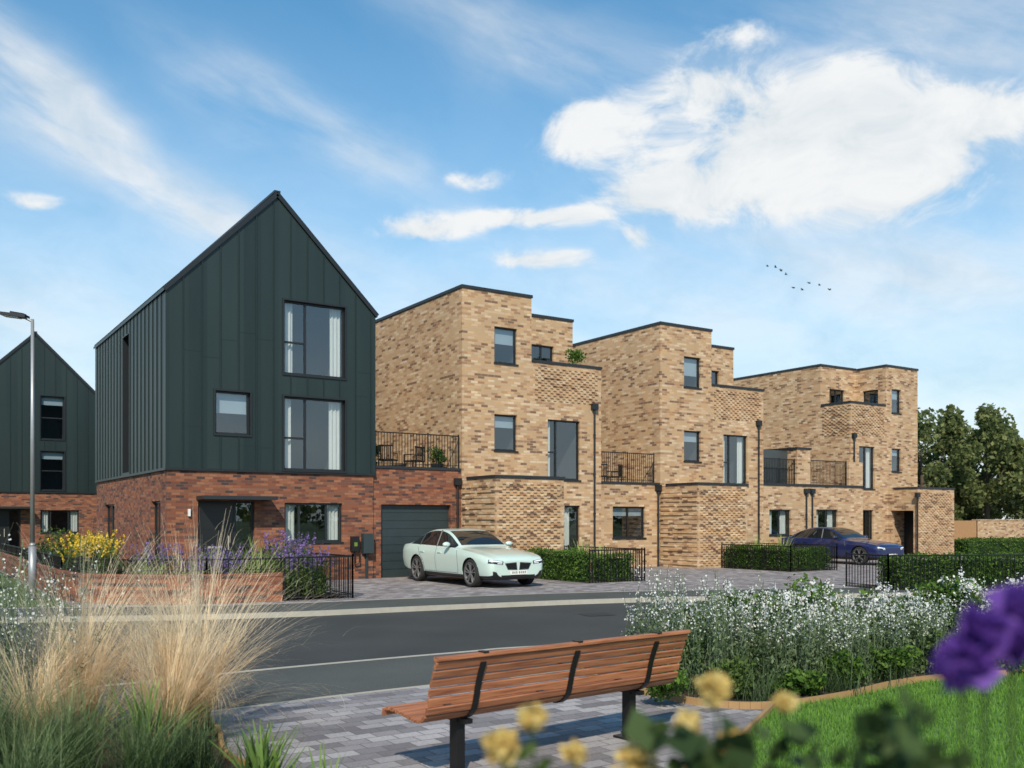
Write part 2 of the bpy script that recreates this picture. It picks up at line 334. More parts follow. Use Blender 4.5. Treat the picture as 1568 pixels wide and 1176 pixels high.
# ------------------------------------------------------------------ gabled houses
W1=6.13; DEP=10.6; EAVE=8.1; RIDGE=11.16; H0=3.2
def gabled_house(ox,oy,detail=True):
    o=Obj('gabled_house')
    fx=lambda a:ox+a
    zt=lambda u: EAVE+(RIDGE-EAVE)*(1-abs((u-ox)-W1/2)/(W1/2))
    wf=Wall(o,'y',oy); wl=Wall(o,'x',ox)
    door=(fx(.83),fx(2.42),0.0,2.33); gw=(fx(3.31),fx(5.11),1.14,2.3)
    wf.wall('brick_storey',RED,fx(0),fx(W1),-.1,H0,[door,gw])
    lw=[(oy+.75,oy+1.85,.7,2.33),(oy+7.3,oy+9.0,1.0,2.33)]
    wl.wall('brick_storey',RED,oy,oy+DEP,-.1,H0,lw)
    for a in lw: wl.window(*a,mull=[(a[0]+a[1])/2],D=.6)
    wf.window(*gw,mull=[fx(3.78),fx(4.62)],curt=[(fx(3.34),fx(3.7)),(fx(4.72),fx(5.08))])
    o.face('brick_storey',RED,[(fx(W1),oy,-.1),(fx(W1),oy+DEP,-.1),(fx(W1),oy+DEP,H0),(fx(W1),oy,H0)])
    o.face('brick_storey',RED,[(fx(0),oy+DEP,-.1),(fx(W1),oy+DEP,-.1),(fx(W1),oy+DEP,H0),(fx(0),oy+DEP,H0)])
    a,b=door[0],door[1]; m=fx(1.88)
    wf.box('door_frame',DARK,a,a+.06,0,2.33,.1,.16); wf.box('door_frame',DARK,b-.06,b,0,2.33,.1,.16); wf.box('door_frame',DARK,m-.035,m+.035,0,2.27,.1,.16)
    wf.box('door_frame',DARK,a+.06,b-.06,2.27,2.33,.1,.16)
    for i in range(9): wf.box('front_door',DOORM,a+.06,m-.035,.05+i*.2467,.05+i*.2467+.238,.115,.15)
    wf.box('front_door',DOORM,a+.06,m-.035,.05,2.27,.125,.152)
    wf.box('door_furniture',KERB,m-.2,m-.17,.95,1.35,.07,.09); wf.box('door_furniture',KERB,a+.3,m-.35,1.0,1.06,.105,.116)
    wf.quad('window_glass',GLASS,[(m+.03,.05,.13),(b-.05,.05,.13),(b-.05,2.28,.13),(m+.03,2.28,.13)])
    wf.quad('rooms',ROOM,[(a-.1,0,1.5),(b+.1,0,1.5),(b+.1,2.5,1.5),(a-.1,2.5,1.5)])
    wf.box('door_canopy',COPING,fx(.78),fx(2.85),2.36,2.46,-.75,-.001); wf.box('door_step',KERB,a-.1,b+.1,-.05,.05,-.5,.1)
    cf=Wall(o,'y',oy-.05); cl=Wall(o,'x',ox-.05); P=.05
    ops=[(fx(3.27),fx(5.17),6.06,8.2),(fx(3.27),fx(5.17),3.26,5.4),(fx(1.29),fx(2.27),4.21,5.42)] if detail else [(fx(3.3),fx(4.4),5.9,8.1),(fx(3.3),fx(4.4),3.3,5.3)]
    if not detail: ops.append((fx(.4),fx(1.3),6.2,7.6)); ops.append((fx(.4),fx(1.3),3.5,5.2))
    cf.wall('cladding',CLAD,ox-P,ox+W1+P,H0,zt,ops,cuts=[ox+W1/2],rmat=DARK)
    sl=(oy+4.7,oy+5.7,H0+.1,7.65)
    cl.wall('cladding',CLAD,oy-P,oy+DEP,H0,EAVE,[sl],rmat=DARK,reveal=.35)
    cl.quad('slot_glass',DOORM,[(sl[0],sl[2],.34),(sl[1],sl[2],.34),(sl[1],sl[3],.34),(sl[0],sl[3],.34)])
    o.face('cladding',CLAD,[(ox+W1+P,oy-P,H0),(ox+W1+P,oy+DEP,H0),(ox+W1+P,oy+DEP,EAVE-.03),(ox+W1+P,oy-P,EAVE-.03)])
    o.face('cladding',CLAD,[(ox-P,oy+DEP,H0),(ox+W1+P,oy+DEP,H0),(ox+W1+P,oy+DEP,EAVE),(ox+W1/2,oy+DEP,RIDGE),(ox-P,oy+DEP,EAVE)])
    o.face('cladding',CLAD,[(ox-P,oy-P,H0),(ox+W1+P,oy-P,H0),(ox+W1+P,oy,H0),(ox-P,oy,H0)])
    o.face('cladding',CLAD,[(ox-P,oy,H0),(ox,oy,H0),(ox,oy+DEP,H0),(ox-P,oy+DEP,H0)])
    cf.box('drip_trim',DARK,ox-P-.012,ox+W1+P+.012,H0-.04,H0+.03,-.012,.04); cl.box('drip_trim',DARK,oy-P+.045,oy+DEP,H0-.042,H0+.028,-.012,.04)
    u=ox+.46-P
    while u<ox+W1:
        z=H0+.03
        for (c,d) in sorted([(q[2],q[3]) for q in ops if q[0]-.06<u<q[1]+.06]):
            if c-z>.1: cf.box('seams',SEAM,u-.011,u+.011,z,c-.055,-.03,-.001)
            z=d+.055
        if zt(u)-.1>z: cf.box('seams',SEAM,u-.011,u+.011,z,zt(u)-.06,-.03,-.001)
        u+=.511
    u=oy+.46-P
    while u<oy+DEP:
        if not (sl[0]-.02<u<sl[1]+.02): cl.box('seams',SEAM,u-.011,u+.011,H0+.03,EAVE-.03,-.03,-.001)
        else: cl.box('seams',SEAM,u-.011,u+.011,sl[3]+.03,EAVE-.03,-.03,-.001)
        u+=.511
    random.seed(int(ox*3)+7)
    u=ox+.46-P
    while u+.511<ox+W1:
        for zj in (random.uniform(3.8,5.6),random.uniform(6.2,8.0)):
            if not any(q[0]-.1<u+.511 and q[1]+.1>u and q[2]-.1<zj<q[3]+.1 for q in ops):
                cf.box('sheet_joints',SEAM,u+.012,u+.499,zj,zj+.008,-.006,-.001)
        u+=.511
    for q in ops:
        t=.05
        cf.box('window_surrounds',DARK,q[0]-t,q[0],q[2]-t,q[3]+t,-.035,.02); cf.box('window_surrounds',DARK,q[1],q[1]+t,q[2]-t,q[3]+t,-.035,.02)
        cf.box('window_surrounds',DARK,q[0],q[1],q[3],q[3]+t,-.034,.02); cf.box('window_surrounds',DARK,q[0],q[1],q[2]-t,q[2],-.036,.02)
    if detail:
        q=ops[0]; cf.window(*q,mull=[fx(3.95)],trans=[(7.0,q[0]+.05,fx(3.93))],curt=[(fx(3.32),fx(3.62)),(fx(4.78),fx(5.1))],sill=False)
        q=ops[1]; cf.window(*q,mull=[fx(3.95)],trans=[(4.2,q[0]+.05,fx(3.93))],curt=[(fx(3.32),fx(3.56)),(fx(4.75),fx(5.12))],sill=False)
        q=ops[2]; cf.window(*q,mull=[],blind=.5,sill=False)
    else:
        for q in ops: cf.window(*q,trans=[((q[2]+q[3])/2,q[0]+.05,q[1]-.05)],sill=False,blind=.2)
    y0,y1=oy-.09,oy+DEP+.05; t=.1
    sl_=(RIDGE-EAVE)/(W1/2)
    for sg in (-1,1):
        xe=ox+W1/2+sg*(W1/2+.1); ze=EAVE-.1*sl_+.03; xr=ox+W1/2; zr=RIDGE+.03
        A=[(xe,y0,ze),(xe,y1,ze),(xr,y1,zr),(xr,y0,zr)]
        Bt=[(p[0],p[1],p[2]+t) for p in A]
        o.face('roof',CLAD,A); o.face('roof',CLAD,Bt); o.face('roof',SEAM,[A[0],A[3],Bt[3],Bt[0]]); o.face('roof',SEAM,[A[0],A[1],Bt[1],Bt[0]]); o.face('roof',SEAM,[A[1],A[2],Bt[2],Bt[1]])
        y=y0+.3
        while y<y1:
            o.obox('roof_seams',SEAM,(xe,y,ze+t+.015),(xr,y,zr+t+.015),.022,.03); y+=.511
        o.obox('verge_trim',DARK,(xe,y0-.012,ze+t*.4),(xr,y0-.012,zr+t*.4),.02,.13)
    o.box('ridge_cap',DARK,ox+W1/2-.09,ox+W1/2+.09,y0,y1,RIDGE+t+.0,RIDGE+t+.07)
    if not detail:
        o.done(); return o
    gx0,gx1=W1,9.28
    gd=(6.42,8.9,0.0,2.28)
    gy=.06
    wg=Wall(o,'y',gy); wg.wall('garage_wall',RED,gx0,gx1,-.1,3.4,[gd],reveal=.2)
    n=9
    for i in range(n):
        h=2.28/n; wg.box('garage_door',GDOOR,gd[0],gd[1],i*h+.006,(i+1)*h-.006,.15,.19)
    wg.box('garage_door',GDOOR,gd[0],gd[1],0,2.28,.162,.2)
    wg.box('garage_coping',COPING,gx0+.06,gx1-.02,3.4,3.48,-.035,.28)
    o.face('garage_roof',KERB,[(gx0,gy,3.3),(gx1,gy,3.3),(gx1,DEP,3.3),(gx0,DEP,3.3)])
    railing(o,'terrace_railing',(gx0+.12,.12),(gx1-.06,.12),3.48,1.07,.1)
    wf.box('meter_box',GDOOR,5.72,6.06,.78,1.38,-.2,-.001); wf.box('meter_box',DARK,5.86,5.92,0,.78,-.06,-.001)
    wf.box('ev_charger',BLACK,5.36,5.6,.85,1.3,-.16,-.001); wf.box('ev_charger_mark',LIME,5.43,5.53,1.0,1.12,-.166,-.161)
    o.cyl('ev_charger',BLACK,(5.48,-.08,.85),(5.48,-.08,.45),.02); o.cyl('ev_charger',BLACK,(5.48,-.08,.45),(5.62,-.12,.5),.02); o.cyl('ev_charger',BLACK,(5.62,-.12,.5),(5.62,-.1,.9),.02)
    wf.box('canopy_lamp',WHITEP,.55,.61,1.9,2.1,-.08,-.001)
    pipe(o,9.12,-.0,0.,2.95)
    o.done(); return o
gabled_house(0,0,True)
gabled_house(-3.28,26.6,False)
# ------------------------------------------------------------------ brick houses
def coping(o,x0,x1,y0,y1,z,w=.28,h=.1,sides='FLRB'):
    e=.035
    if 'F' in sides: o.box('coping',COPING,x0-e,x1+e,y0-e,y0+w,z,z+h)
    if 'B' in sides: o.box('coping',COPING,x0-e,x1+e,y1-w,y1+e,z,z+h)
    if 'L' in sides: o.box('coping',COPING,x0-e,x0+w,y0+w+.001,y1-w-.001,z,z+h)
    if 'R' in sides: o.box('coping',COPING,x1-w,x1+e,y0+w+.001,y1-w-.001,z,z+h)
def shell(o,part,mat,x0,x1,y0,y1,z0,z1,faces='LRBT'):
    q={'L':[(x0,y0,z0),(x0,y1,z0),(x0,y1,z1),(x0,y0,z1)],'R':[(x1,y0,z0),(x1,y1,z0),(x1,y1,z1),(x1,y0,z1)],'B':[(x0,y1,z0),(x1,y1,z0),(x1,y1,z1),(x0,y1,z1)],
       'T':[(x0,y0,z1-.15),(x1,y0,z1-.15),(x1,y1,z1-.15),(x0,y1,z1-.15)],'F':[(x0,y0,z0),(x1,y0,z0),(x1,y0,z1),(x0,y0,z1)]}
    for f in faces: o.face(part,mat,q[f])
def brick_house(ox,oy,link=True,seed=0):
    o=Obj('brick_house'); X=lambda a:ox+a; Y=lambda a:oy+a
    w=Wall(o,'y',oy)
    opsA=[(X(1.24),X(2.15),7.05,8.26),(X(1.24),X(2.15),4.12,5.33)]
    opsB=[(X(3.42),X(4.82),3.2,5.28),(X(4.13),X(4.82),.3,2.3)]
    w.wall('walls',BUFF,X(0),X(2.74),-.1,9.38,opsA)
    w.wall('walls',BUFF,X(2.74),X(5.77),-.1,7.2,opsB)
    w.window(*opsA[0],blind=.45+.15*(seed%2)); w.window(*opsA[1],blind=.35)
    w.window(*opsB[0],mull=[X(3.82)],trans=[(4.15,X(3.47),X(3.8))],curt=[(X(3.47),X(3.7)),(X(4.45),X(4.76))] if seed else [(X(3.47),X(3.66))])
    w.window(*opsB[1],curt=[(X(4.18),X(4.5))])
    shell(o,'walls',BUFF,X(0),X(2.74),Y(0),Y(9.6),-.1,9.38,'LBT')
    o.face('walls',BUFF,[(X(2.74),Y(0),6.9),(X(2.74),Y(1.7),6.9),(X(2.74),Y(1.7),9.38),(X(2.74),Y(0),9.38)])
    coping(o,X(0),X(2.74),Y(0),Y(9.6),9.38)
    wr=Wall(o,'y',Y(1.7)); rop=(X(3.86),X(4.9),7.0,8.2)
    wr.wall('walls',BUFF,X(2.74),X(5.77),6.9,9.2,[rop]); wr.window(*rop,mull=[X(4.38)],sill=False)
    shell(o,'walls',BUFF,X(2.74),X(5.77),Y(1.7),Y(9.6),-.1,9.2,'RBT')
    coping(o,X(2.74)+.075,X(5.77),Y(1.7),Y(9.6),9.2,sides='FRB')
    shell(o,'walls',BUFF,X(2.74),X(5.77),Y(0),Y(1.7),-.1,7.2,'R')
    o.face('terrace_floor',KERB,[(X(2.74),Y(0.02),6.9),(X(5.77),Y(0.02),6.9),(X(5.77),Y(1.7),6.9),(X(2.74),Y(1.7),6.9)])
    w.box('coping',COPING,X(2.74)+.01,X(5.77)+.03,7.2,7.29,-.035,.26)
    relief_headers(w,'brick_relief',X(2.86),X(5.6),5.92,7.18)
    pipe(o,X(5.42),Y(-.07),0,5.75)
    bx=2.6; by=-2.05
    wb=Wall(o,'y',Y(by)); wb.wall('porch_block',BUFF,X(0)-.004,X(bx),-.1,3.1)
    wbl=Wall(o,'x',X(0)-.004); wbl.wall('porch_block',BUFF,Y(by),Y(0)-.003,-.1,3.1)
    shell(o,'porch_block',BUFF,X(0),X(bx),Y(by),Y(0)-.003,-.1,3.1,'RT')
    relief_headers(wb,'porch_relief',X(.1),X(bx-.1),.1,3.0); relief_courses(wbl,'porch_relief_side',Y(by)+.03,Y(-.05),.1,3.05)
    coping(o,X(0),X(bx),Y(by),Y(-.04),3.1,h=.09,sides='FLR')
    if link:
        ly=.8; lx0,lx1=5.77,9.28; wk=Wall(o,'y',Y(ly))
        lo=(X(6.96),X(8.56),1.12,2.3)
        wk.wall('link_wall',BUFF,X(lx0),X(lx1),-.1,3.15,[lo]); wk.window(*lo,mull=[X(7.76)],blind=.3)
        wk.box('link_coping',COPING,X(lx0)+.002,X(lx1)-.002,3.15,3.23,-.035,.28)
        o.face('link_roof',KERB,[(X(lx0),Y(ly),3.05),(X(lx1),Y(ly),3.05),(X(lx1),Y(9.6),3.05),(X(lx0),Y(9.6),3.05)])
        railing(o,'terrace_railing',(X(lx0)+.15,Y(ly)+.1),(X(lx1)-.2,Y(ly)+.1),3.23,1.12,.1)
        pipe(o,X(lx1)-.12,Y(ly)-.07,0,2.95)
    o.done(); return o
brick_house(9.29,0,True,0)
brick_house(18.62,.8,False,1)
def end_house():
    o=Obj('brick_house'); ox,oy=32.08,2.3; X=lambda a:ox+a; Y=lambda a:oy+a
    w=Wall(o,'y',oy)
    opsL=[(X(.65),X(1.85),3.3,5.36),(X(.73),X(1.75),.05,2.28)]
    w.wall('walls',BUFF,X(0),X(2.74),-.1,7.4,opsL)
    opsR=[(X(3.2),X(3.95),7.12,8.3),(X(3.2),X(3.95),4.2,5.35)]
    w.wall('walls',BUFF,X(2.74),X(5.33),-.1,9.38,opsR)
    w.window(*opsL[0],mull=[X(1.2)],trans=[(4.2,X(.7),X(1.17))],curt=[(X(.7),X(.95)),(X(1.5),X(1.8))]); w.window(*opsL[1],mull=[X(1.3)],sill=False)
    w.window(*opsR[0],blind=.4,D=.7); w.window(*opsR[1],blind=.3)
    wa=Wall(o,'y',Y(1.75)); oa=[(X(.68),X(1.84),7.1,8.33)]
    wa.wall('walls',BUFF,X(0),X(2.74),6.9,9.4,oa); wa.window(*oa[0],mull=[X(1.26)],sill=False)
    wbx=Wall(o,'x',X(2.74)); ob=[(Y(.45),Y(1.35),7.1,8.3)]
    wbx.wall('walls',BUFF,Y(0),Y(1.75),6.9,9.38,ob); wbx.window(*ob[0],sill=False,D=.4)
    shell(o,'walls',BUFF,X(0),X(5.33),Y(1.75),Y(10),-.1,9.4,'LBT'); shell(o,'walls',BUFF,X(0),X(2.74),Y(0),Y(1.75),-.1,7.4,'L'); shell(o,'walls',BUFF,X(2.74),X(5.33),Y(0),Y(10),-.1,9.38,'RT')
    o.face('terrace_floor',KERB,[(X(0),Y(0.02),6.9),(X(2.74),Y(0.02),6.9),(X(2.74),Y(1.75),6.9),(X(0),Y(1.75),6.9)])
    coping(o,X(0),X(2.70),Y(1.75),Y(10),9.4,sides='FL'); coping(o,X(2.74),X(5.33),Y(0),Y(10),9.38,sides='FR')
    o.box('coping',COPING,X(2.705),X(2.99),Y(.281),Y(1.71),9.381,9.479)
    w.box('coping',COPING,X(0)-.035,X(2.7),7.4,7.5,-.035,.26); Wall(o,'x',X(0)).box('coping',COPING,Y(.262),Y(1.7),7.4,7.5,-.035,.26)
    relief_headers(w,'brick_relief',X(.1),X(2.6),5.9,7.38); relief_headers(Wall(o,'x',X(0)),'brick_relief',Y(.05),Y(1.7),5.9,7.38)
    pipe(o,X(.2),Y(-.07),0,5.75)
    px0,px1,py=2.9,5.95,-1.6
    wp=Wall(o,'y',Y(py)); wp.wall('porch_block',BUFF,X(px0),X(px1),-.1,3.3)
    wpl=Wall(o,'x',X(px0)); wpl.wall('porch_block',BUFF,Y(py),Y(0)-.003,-.1,3.3,[(Y(py)+.2,Y(-.15),-.05,2.25)],reveal=.3)
    shell(o,'porch_block',BUFF,X(px0),X(px1),Y(py),Y(-.003),-.1,3.3,'RT')
    o.face('porch_inner',DARK,[(X(px0+1.3),Y(py)+.01,0),(X(px0+1.3),Y(-.01),0),(X(px0+1.3),Y(-.01),2.6),(X(px0+1.3),Y(py)+.01,2.6)])
    coping(o,X(px0),X(px1),Y(py),Y(-.04),3.3,h=.09,sides='FLR')
    relief_headers(wp,'porch_relief',X(px0+.1),X(px1-.1),.1,3.2)
    w.box('front_door',DOORM,X(1.3),X(1.7),.06,2.2,.155,.19)
    lx0=24.39; ly=1.6; wk=Wall(o,'y',ly)
    ow=[(25.65,27.04,1.13,2.25),(28.75,30.25,1.2,2.27)]
    wk.wall('link_wall',BUFF,lx0,32.08,-.1,3.3,ow)
    for q in ow: wk.window(*q,mull=[(q[0]+q[1])/2],curt=[(q[0]+.05,q[0]+.45),(q[1]-.45,q[1]-.05)])
    wk.box('link_coping',COPING,lx0,32.04,3.3,3.4,-.035,.28)
    o.face('link_roof',KERB,[(lx0,ly,3.2),(32.08,ly,3.2),(32.08,10,3.2),(lx0,10,3.2)])
    o.box('pier_wall',BUFF,27.45,28.35,ly+.005,8,3.405,4.95); o.box('pier_coping',COPING,27.4,28.4,ly-.03,8.05,4.951,5.04)
    o.box('privacy_screen',SCREEN,25.0,27.4,ly+.5,ly+.55,3.42,4.9); railing(o,'terrace_railing',(24.6,ly+.12),(27.42,ly+.12),3.4,1.1,.1)
    railing(o,'terrace_railing',(28.4,ly+.12),(31.0,ly+.12),3.4,1.12,.1)
    o.box('pier_wall',BUFF,31.05,32.07,ly+.006,ly+.4,3.405,4.5)
    pipe(o,28.0,ly-.07,0,3.0); pipe(o,28.4,ly-.07,0,3.0); pipe(o,24.5+.35,ly-.07,0,3.0); pipe(o,34.85,.6,0,2.9)
    o.done()
end_house()
# ------------------------------------------------------------------ ground
def catmull(pts,n=10):
    P=[Vector((*p,0)) for p in pts]; P=[P[0]*2-P[1]]+P+[P[-1]*2-P[-2]]; out=[]
    for i in range(1,len(P)-2):
        for j in range(n):
            t=j/n; a,b,c,d=P[i-1:i+3]
            out.append(.5*((2*b)+(c-a)*t+(2*a-5*b+4*c-d)*t*t+(3*b-a-3*c+d)*t**3))
    out.append(P[-2]); return [(p.x,p.y) for p in out]
def offset(pts,d):
    out=[]
    for i,p in enumerate(pts):
        a=Vector(pts[max(0,i-1)]);b=Vector(pts[min(len(pts)-1,i+1)]); t=(b-a).normalized(); out.append((p[0]-t.y*d,p[1]+t.x*d))
    return out
def strip(name,mat,A,B,z,skirt=None):
    v=[(*p,z) for p in A]+[(*p,z) for p in B]; n=len(A); f=[(i,i+1,n+i+1,n+i) for i in range(n-1)]
    if skirt is not None:
        k=len(v); v+=[(*p,skirt) for p in A]; f+=[(i,i+1,k+i+1,k+i) for i in range(n-1)]
        k=len(v); v+=[(*p,skirt) for p in B]; f+=[(n+i,n+i+1,k+i+1,k+i) for i in range(n-1)]
    return mesh_obj(name,v,f,mat)
far=catmull([(-40,6),(-24,0),(-14,-3.3),(-9,-5.2),(-4.6,-7.0),(-2,-8.2),(0.3,-8.9),(3.8,-9.3),(8.1,-10.1),(14.4,-12.4),(18.5,-14.3),(30,-21),(48,-34),(80,-60)])
near=catmull([(-40,-13),(-20,-14.5),(-9,-15.6),(-5.3,-15.7),(-2.5,-15.5),(0.2,-15.5),(1.8,-15.65),(8,-17.2),(14.4,-19.7),(30,-28),(48,-41),(80,-67)],10)
mesh_obj('ground',[(-1500,-1500,-.14),(1500,-1500,-.14),(1500,1500,-.14),(-1500,1500,-.14)],[(0,1,2,3)],EARTH)
def resample(P,n):
    P=[Vector(p) for p in P]; L=[0]
    for a,b in zip(P[:-1],P[1:]): L.append(L[-1]+(b-a).length)
    out=[]; j=0
    for i in range(n):
        s=L[-1]*i/(n-1)
        while j<len(L)-2 and L[j+1]<s: j+=1
        t=(s-L[j])/(L[j+1]-L[j]) if L[j+1]>L[j] else 0; q=P[j].lerp(P[j+1],min(1,max(0,t))); out.append((q.x,q.y))
    return out
strip('road',ROAD,resample(offset(far,.1),200),resample(offset(near,-.1),200),-.1)
strip('kerb',KERB,far,offset(far,.10),.0,skirt=-.14); strip('kerb',KERB,offset(near,-.10),near,.0,skirt=-.14)
fb=offset(far,.10); fb2=offset(far,1.95); fb3=offset(far,2.01)
strip('footpath',PATH,fb,fb2,-.003,skirt=-.14); strip('path_edging',KERB,fb2,fb3,.001,skirt=-.14)
strip('driveway',PAVE2,[p for p in fb3 if p[0]>-3.2],[(p[0],14) for p in fb3 if p[0]>-3.2],-.004,skirt=-.14)
strip('grass_verge',EARTH,[p for p in fb3 if p[0]<=-2.6],[(p[0],45) for p in fb3 if p[0]<=-2.6],-.008)
nb=offset(near,-.10); nb2=offset(near,-2.1); nb3=offset(near,-2.15)
strip('footpath',PATH,nb2,nb,-.003,skirt=-.14); strip('path_edging',KERB,nb3,nb2,.001,skirt=-.14)
strip('paving_square',PAVE,[(p[0],-45) for p in nb3],nb3,-.006)
IRON=simple('cast_iron',(.045,.042,.04),.7,.4,var=.4,vs=40)
mesh_obj('drain_cover',[(x,y,-.094) for x,y in ((5.2,-12.0),(5.8,-12.1),(5.9,-11.6),(5.3,-11.5))],[(0,1,2,3)],IRON)
def poly(name,mat,pts,z): return mesh_obj(name,[(*p,z) for p in pts],[tuple(range(len(pts)))],mat)
def edging(name,pts,z1=.05,w=.035):
    o=Obj(name)
    for a,b in zip(pts[:-1],pts[1:]): o.obox('board',EDGE,(a[0],a[1],z1/2-.02),(b[0],b[1],z1/2-.02),w,z1+.06)
    o.done()
lb=catmull([(-4.0,-17.75),(-3.95,-18.6),(-4.15,-19.6),(-4.05,-20.6),(-4.5,-21.8),(-5.3,-22.6)],6)
poly('planting_bed',SOIL,lb+[(-9,-22.6),(-9,-17.75)],.012); edging('timber_edging',lb)
rb=catmull([(.55,-17.8),(.3,-18.6),(.25,-19.4),(.35,-20.1),(.8,-20.5),(1.8,-20.55),(3.2,-20.4),(4.7,-20.75),(7,-21.9),(12,-24.5)],6)
poly('planting_bed',SOIL,rb+[(18,-24),(14,-21.8),(8,-19.4),(5,-18.5)],.012); edging('timber_edging',[p for p in rb])
lawnline=catmull([(.8,-20.52),(.1,-20.95),(-.6,-21.35),(-1.5,-21.75),(-2.3,-22.4),(-2.8,-23.4),(-3,-24.5),(-3.1,-30)],6)
lawnpoly=lawnline+[(14,-30),(12,-24.5),(7,-21.95),(4.7,-20.8),(3.2,-20.45),(1.8,-20.6)]
poly('lawn',LAWNB,lawnpoly,.008); edging('timber_edging',lawnline)
poly('planting_bed',SOIL,[(-6,-26.6),(-4,-27.2),(-3.1,-26.5),(-4.6,-24.9),(-5.6,-25.2)],.014)
def inside(pts,X,Y):
    c=np.zeros(len(X),bool); n=len(pts)
    for i in range(n):
        x1,y1=pts[i];x2,y2=pts[i-1]
        k=((y1>Y)!=(y2>Y))&(X<(x2-x1)*(Y-y1)/((y2-y1)+1e-12)+x1); c^=k
    return c
n=80000; X=rng.uniform(-2.5,8,n); Y=rng.uniform(-24.5,-20.4,n); k=inside(lawnpoly,X,Y); X,Y=X[k],Y[k]; n=len(X)
az=rng.uniform(0,6.28,n); wv=np.stack([np.cos(az),np.sin(az),0*az],1)*.004; h=rng.uniform(.03,.07,n)
B=np.stack([X,Y,0*X+.008],1); T=B+np.stack([rng.normal(0,.015,n),rng.normal(0,.015,n),h],1)
np_quads('lawn_grass',LAWNM,np.stack([B-wv,B+wv,T],1))
# ------------------------------------------------------------------ low garden wall + railings
gwp=catmull([(.97,-6.4),(-.3,-6.3),(-1.5,-5.85),(-2.5,-4.9),(-3.0,-3.6),(-3.05,-1.5),(-3.05,12)],8)
def brick_curve_wall(name,P,h,w,mat):
    o=Obj(name); A=P; Bq=offset(P,w)
    for i in range(len(P)-1):
        a,b,c,d=A[i],A[i+1],Bq[i+1],Bq[i]
        o.face('brickwork',mat,[(*a,-.1),(*b,-.1),(*b,h),(*a,h)]); o.face('brickwork',mat,[(*d,-.1),(*c,-.1),(*c,h),(*d,h)])
        o.obox('top_course',RED,((a[0]+d[0])/2,(a[1]+d[1])/2,h+.035),((b[0]+c[0])/2,(b[1]+c[1])/2,h+.035),abs(w)+.03,.07)
    o.face('brickwork',mat,[(*A[0],-.1),(*Bq[0],-.1),(*Bq[0],h),(*A[0],h)])
    o.done(); return Bq
brick_curve_wall('brick_garden_wall',gwp,.56,-.22,RED)
fo=Obj('iron_railing')
mr=resample(offset(gwp,-.11),14)
for a,b in zip(mr[:-1],mr[1:]): railing(fo,'pickets',a,b,.62,.34,.11)
railing(fo,'pickets',(1.0,-6.45),(2.62,-6.45),0,.98,.105); railing(fo,'pickets',(2.62,-6.45),(2.62,-.1),0,.98,.105)
fo.done()
poly('garden_soil',SOIL,[(p[0],p[1]) for p in offset(gwp,-.2)]+[(-.1,12),(-.1,-.05),(.7,-.05),(.7,-5.2),(1.0,-5.2)],.05)
poly('garden_soil',SOIL,[(1.0,-6.3),(2.6,-6.3),(2.6,-.1),(2.45,-.1),(2.45,-5),(1,-5)],.046)
def hedge(p0,p1,w,h,mat=HEDGE,dens=900,name='hedge',size=.055):
    e=empty(name); p0=np.array(p0);p1=np.array(p1); L=np.linalg.norm(p1-p0); d=(p1-p0)/L; s=np.array([-d[1],d[0]])
    n=int(dens*(L*w+2*L*h+2*w*h))
    u=rng.uniform(0,L,n);v=rng.uniform(-w/2,w/2,n);z=rng.uniform(.02,h,n); t=rng.random(n)
    A=L*w;B_=L*h;Cc=w*h; T=A+2*B_+2*Cc
    th=np.cumsum(np.array([A,B_,B_,Cc,Cc])/T)
    z=np.where(t<th[0],h,z); v=np.where((t>=th[0])&(t<th[1]),-w/2,v); v=np.where((t>=th[1])&(t<th[2]),w/2,v)
    u=np.where((t>=th[2])&(t<th[3]),0,u); u=np.where(t>=th[3],L,u)
    lump=.05*np.sin(u*5.1+z*4)+.04*np.sin(u*2.3+v*7+1)
    u=u+rng.normal(0,.035,n);v=v*(1+lump)+rng.normal(0,.04,n);z=z*(1+lump*.8)+rng.normal(0,.035,n)
    P=np.stack([p0[0]+d[0]*u+s[0]*v,p0[1]+d[1]*u+s[1]*v,z.clip(.01)],1)
    np_quads('leaves',mat,leaves(P,size,.6),e)
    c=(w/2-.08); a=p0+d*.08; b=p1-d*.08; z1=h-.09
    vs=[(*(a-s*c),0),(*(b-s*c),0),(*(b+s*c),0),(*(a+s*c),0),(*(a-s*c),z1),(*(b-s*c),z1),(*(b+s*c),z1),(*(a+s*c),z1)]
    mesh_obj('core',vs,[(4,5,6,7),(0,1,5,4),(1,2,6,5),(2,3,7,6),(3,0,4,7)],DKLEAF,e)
    return e
def bush(name,c,r,mat,n=1500,size=.07,h=None,asp=.5,lumps=7):
    e=empty(name); h=h or r
    c=np.array(c,float); cs=[];rs=[]
    for i in range(lumps):
        a=rng.uniform(0,6.28); q=rng.uniform(.1,.6); cs.append(c+np.array([math.cos(a)*q*r,math.sin(a)*q*r,h*rng.uniform(.35,1.05)])); rs.append(r*rng.uniform(.35,.6))
    cs=np.array(cs);rs=np.array(rs); idx=rng.integers(0,lumps,n)
    d=unit(rng.normal(size=(n,3))); P=cs[idx]+d*(rs[idx]*(rng.random(n)**.35))[:,None]*np.array([1,1,h/r*.8 if h<r else 1.])
    P[:,2]=np.maximum(P[:,2],c[2]+.02)
    np_quads('leaves',mat,leaves(P,size,asp),e)
    return e,cs,rs
bo=Obj('iron_railing')
railing(bo,'pickets',(10.3,-5.45),(12.35,-5.45),0,.95); railing(bo,'pickets',(12.35,-5.45),(12.35,-.2),0,.95); bo.done()
hedge((10.55,-5.0),(10.55,-2.2),.5,.85); hedge((10.9,-5.0),(12.1,-5.0),.5,.75)
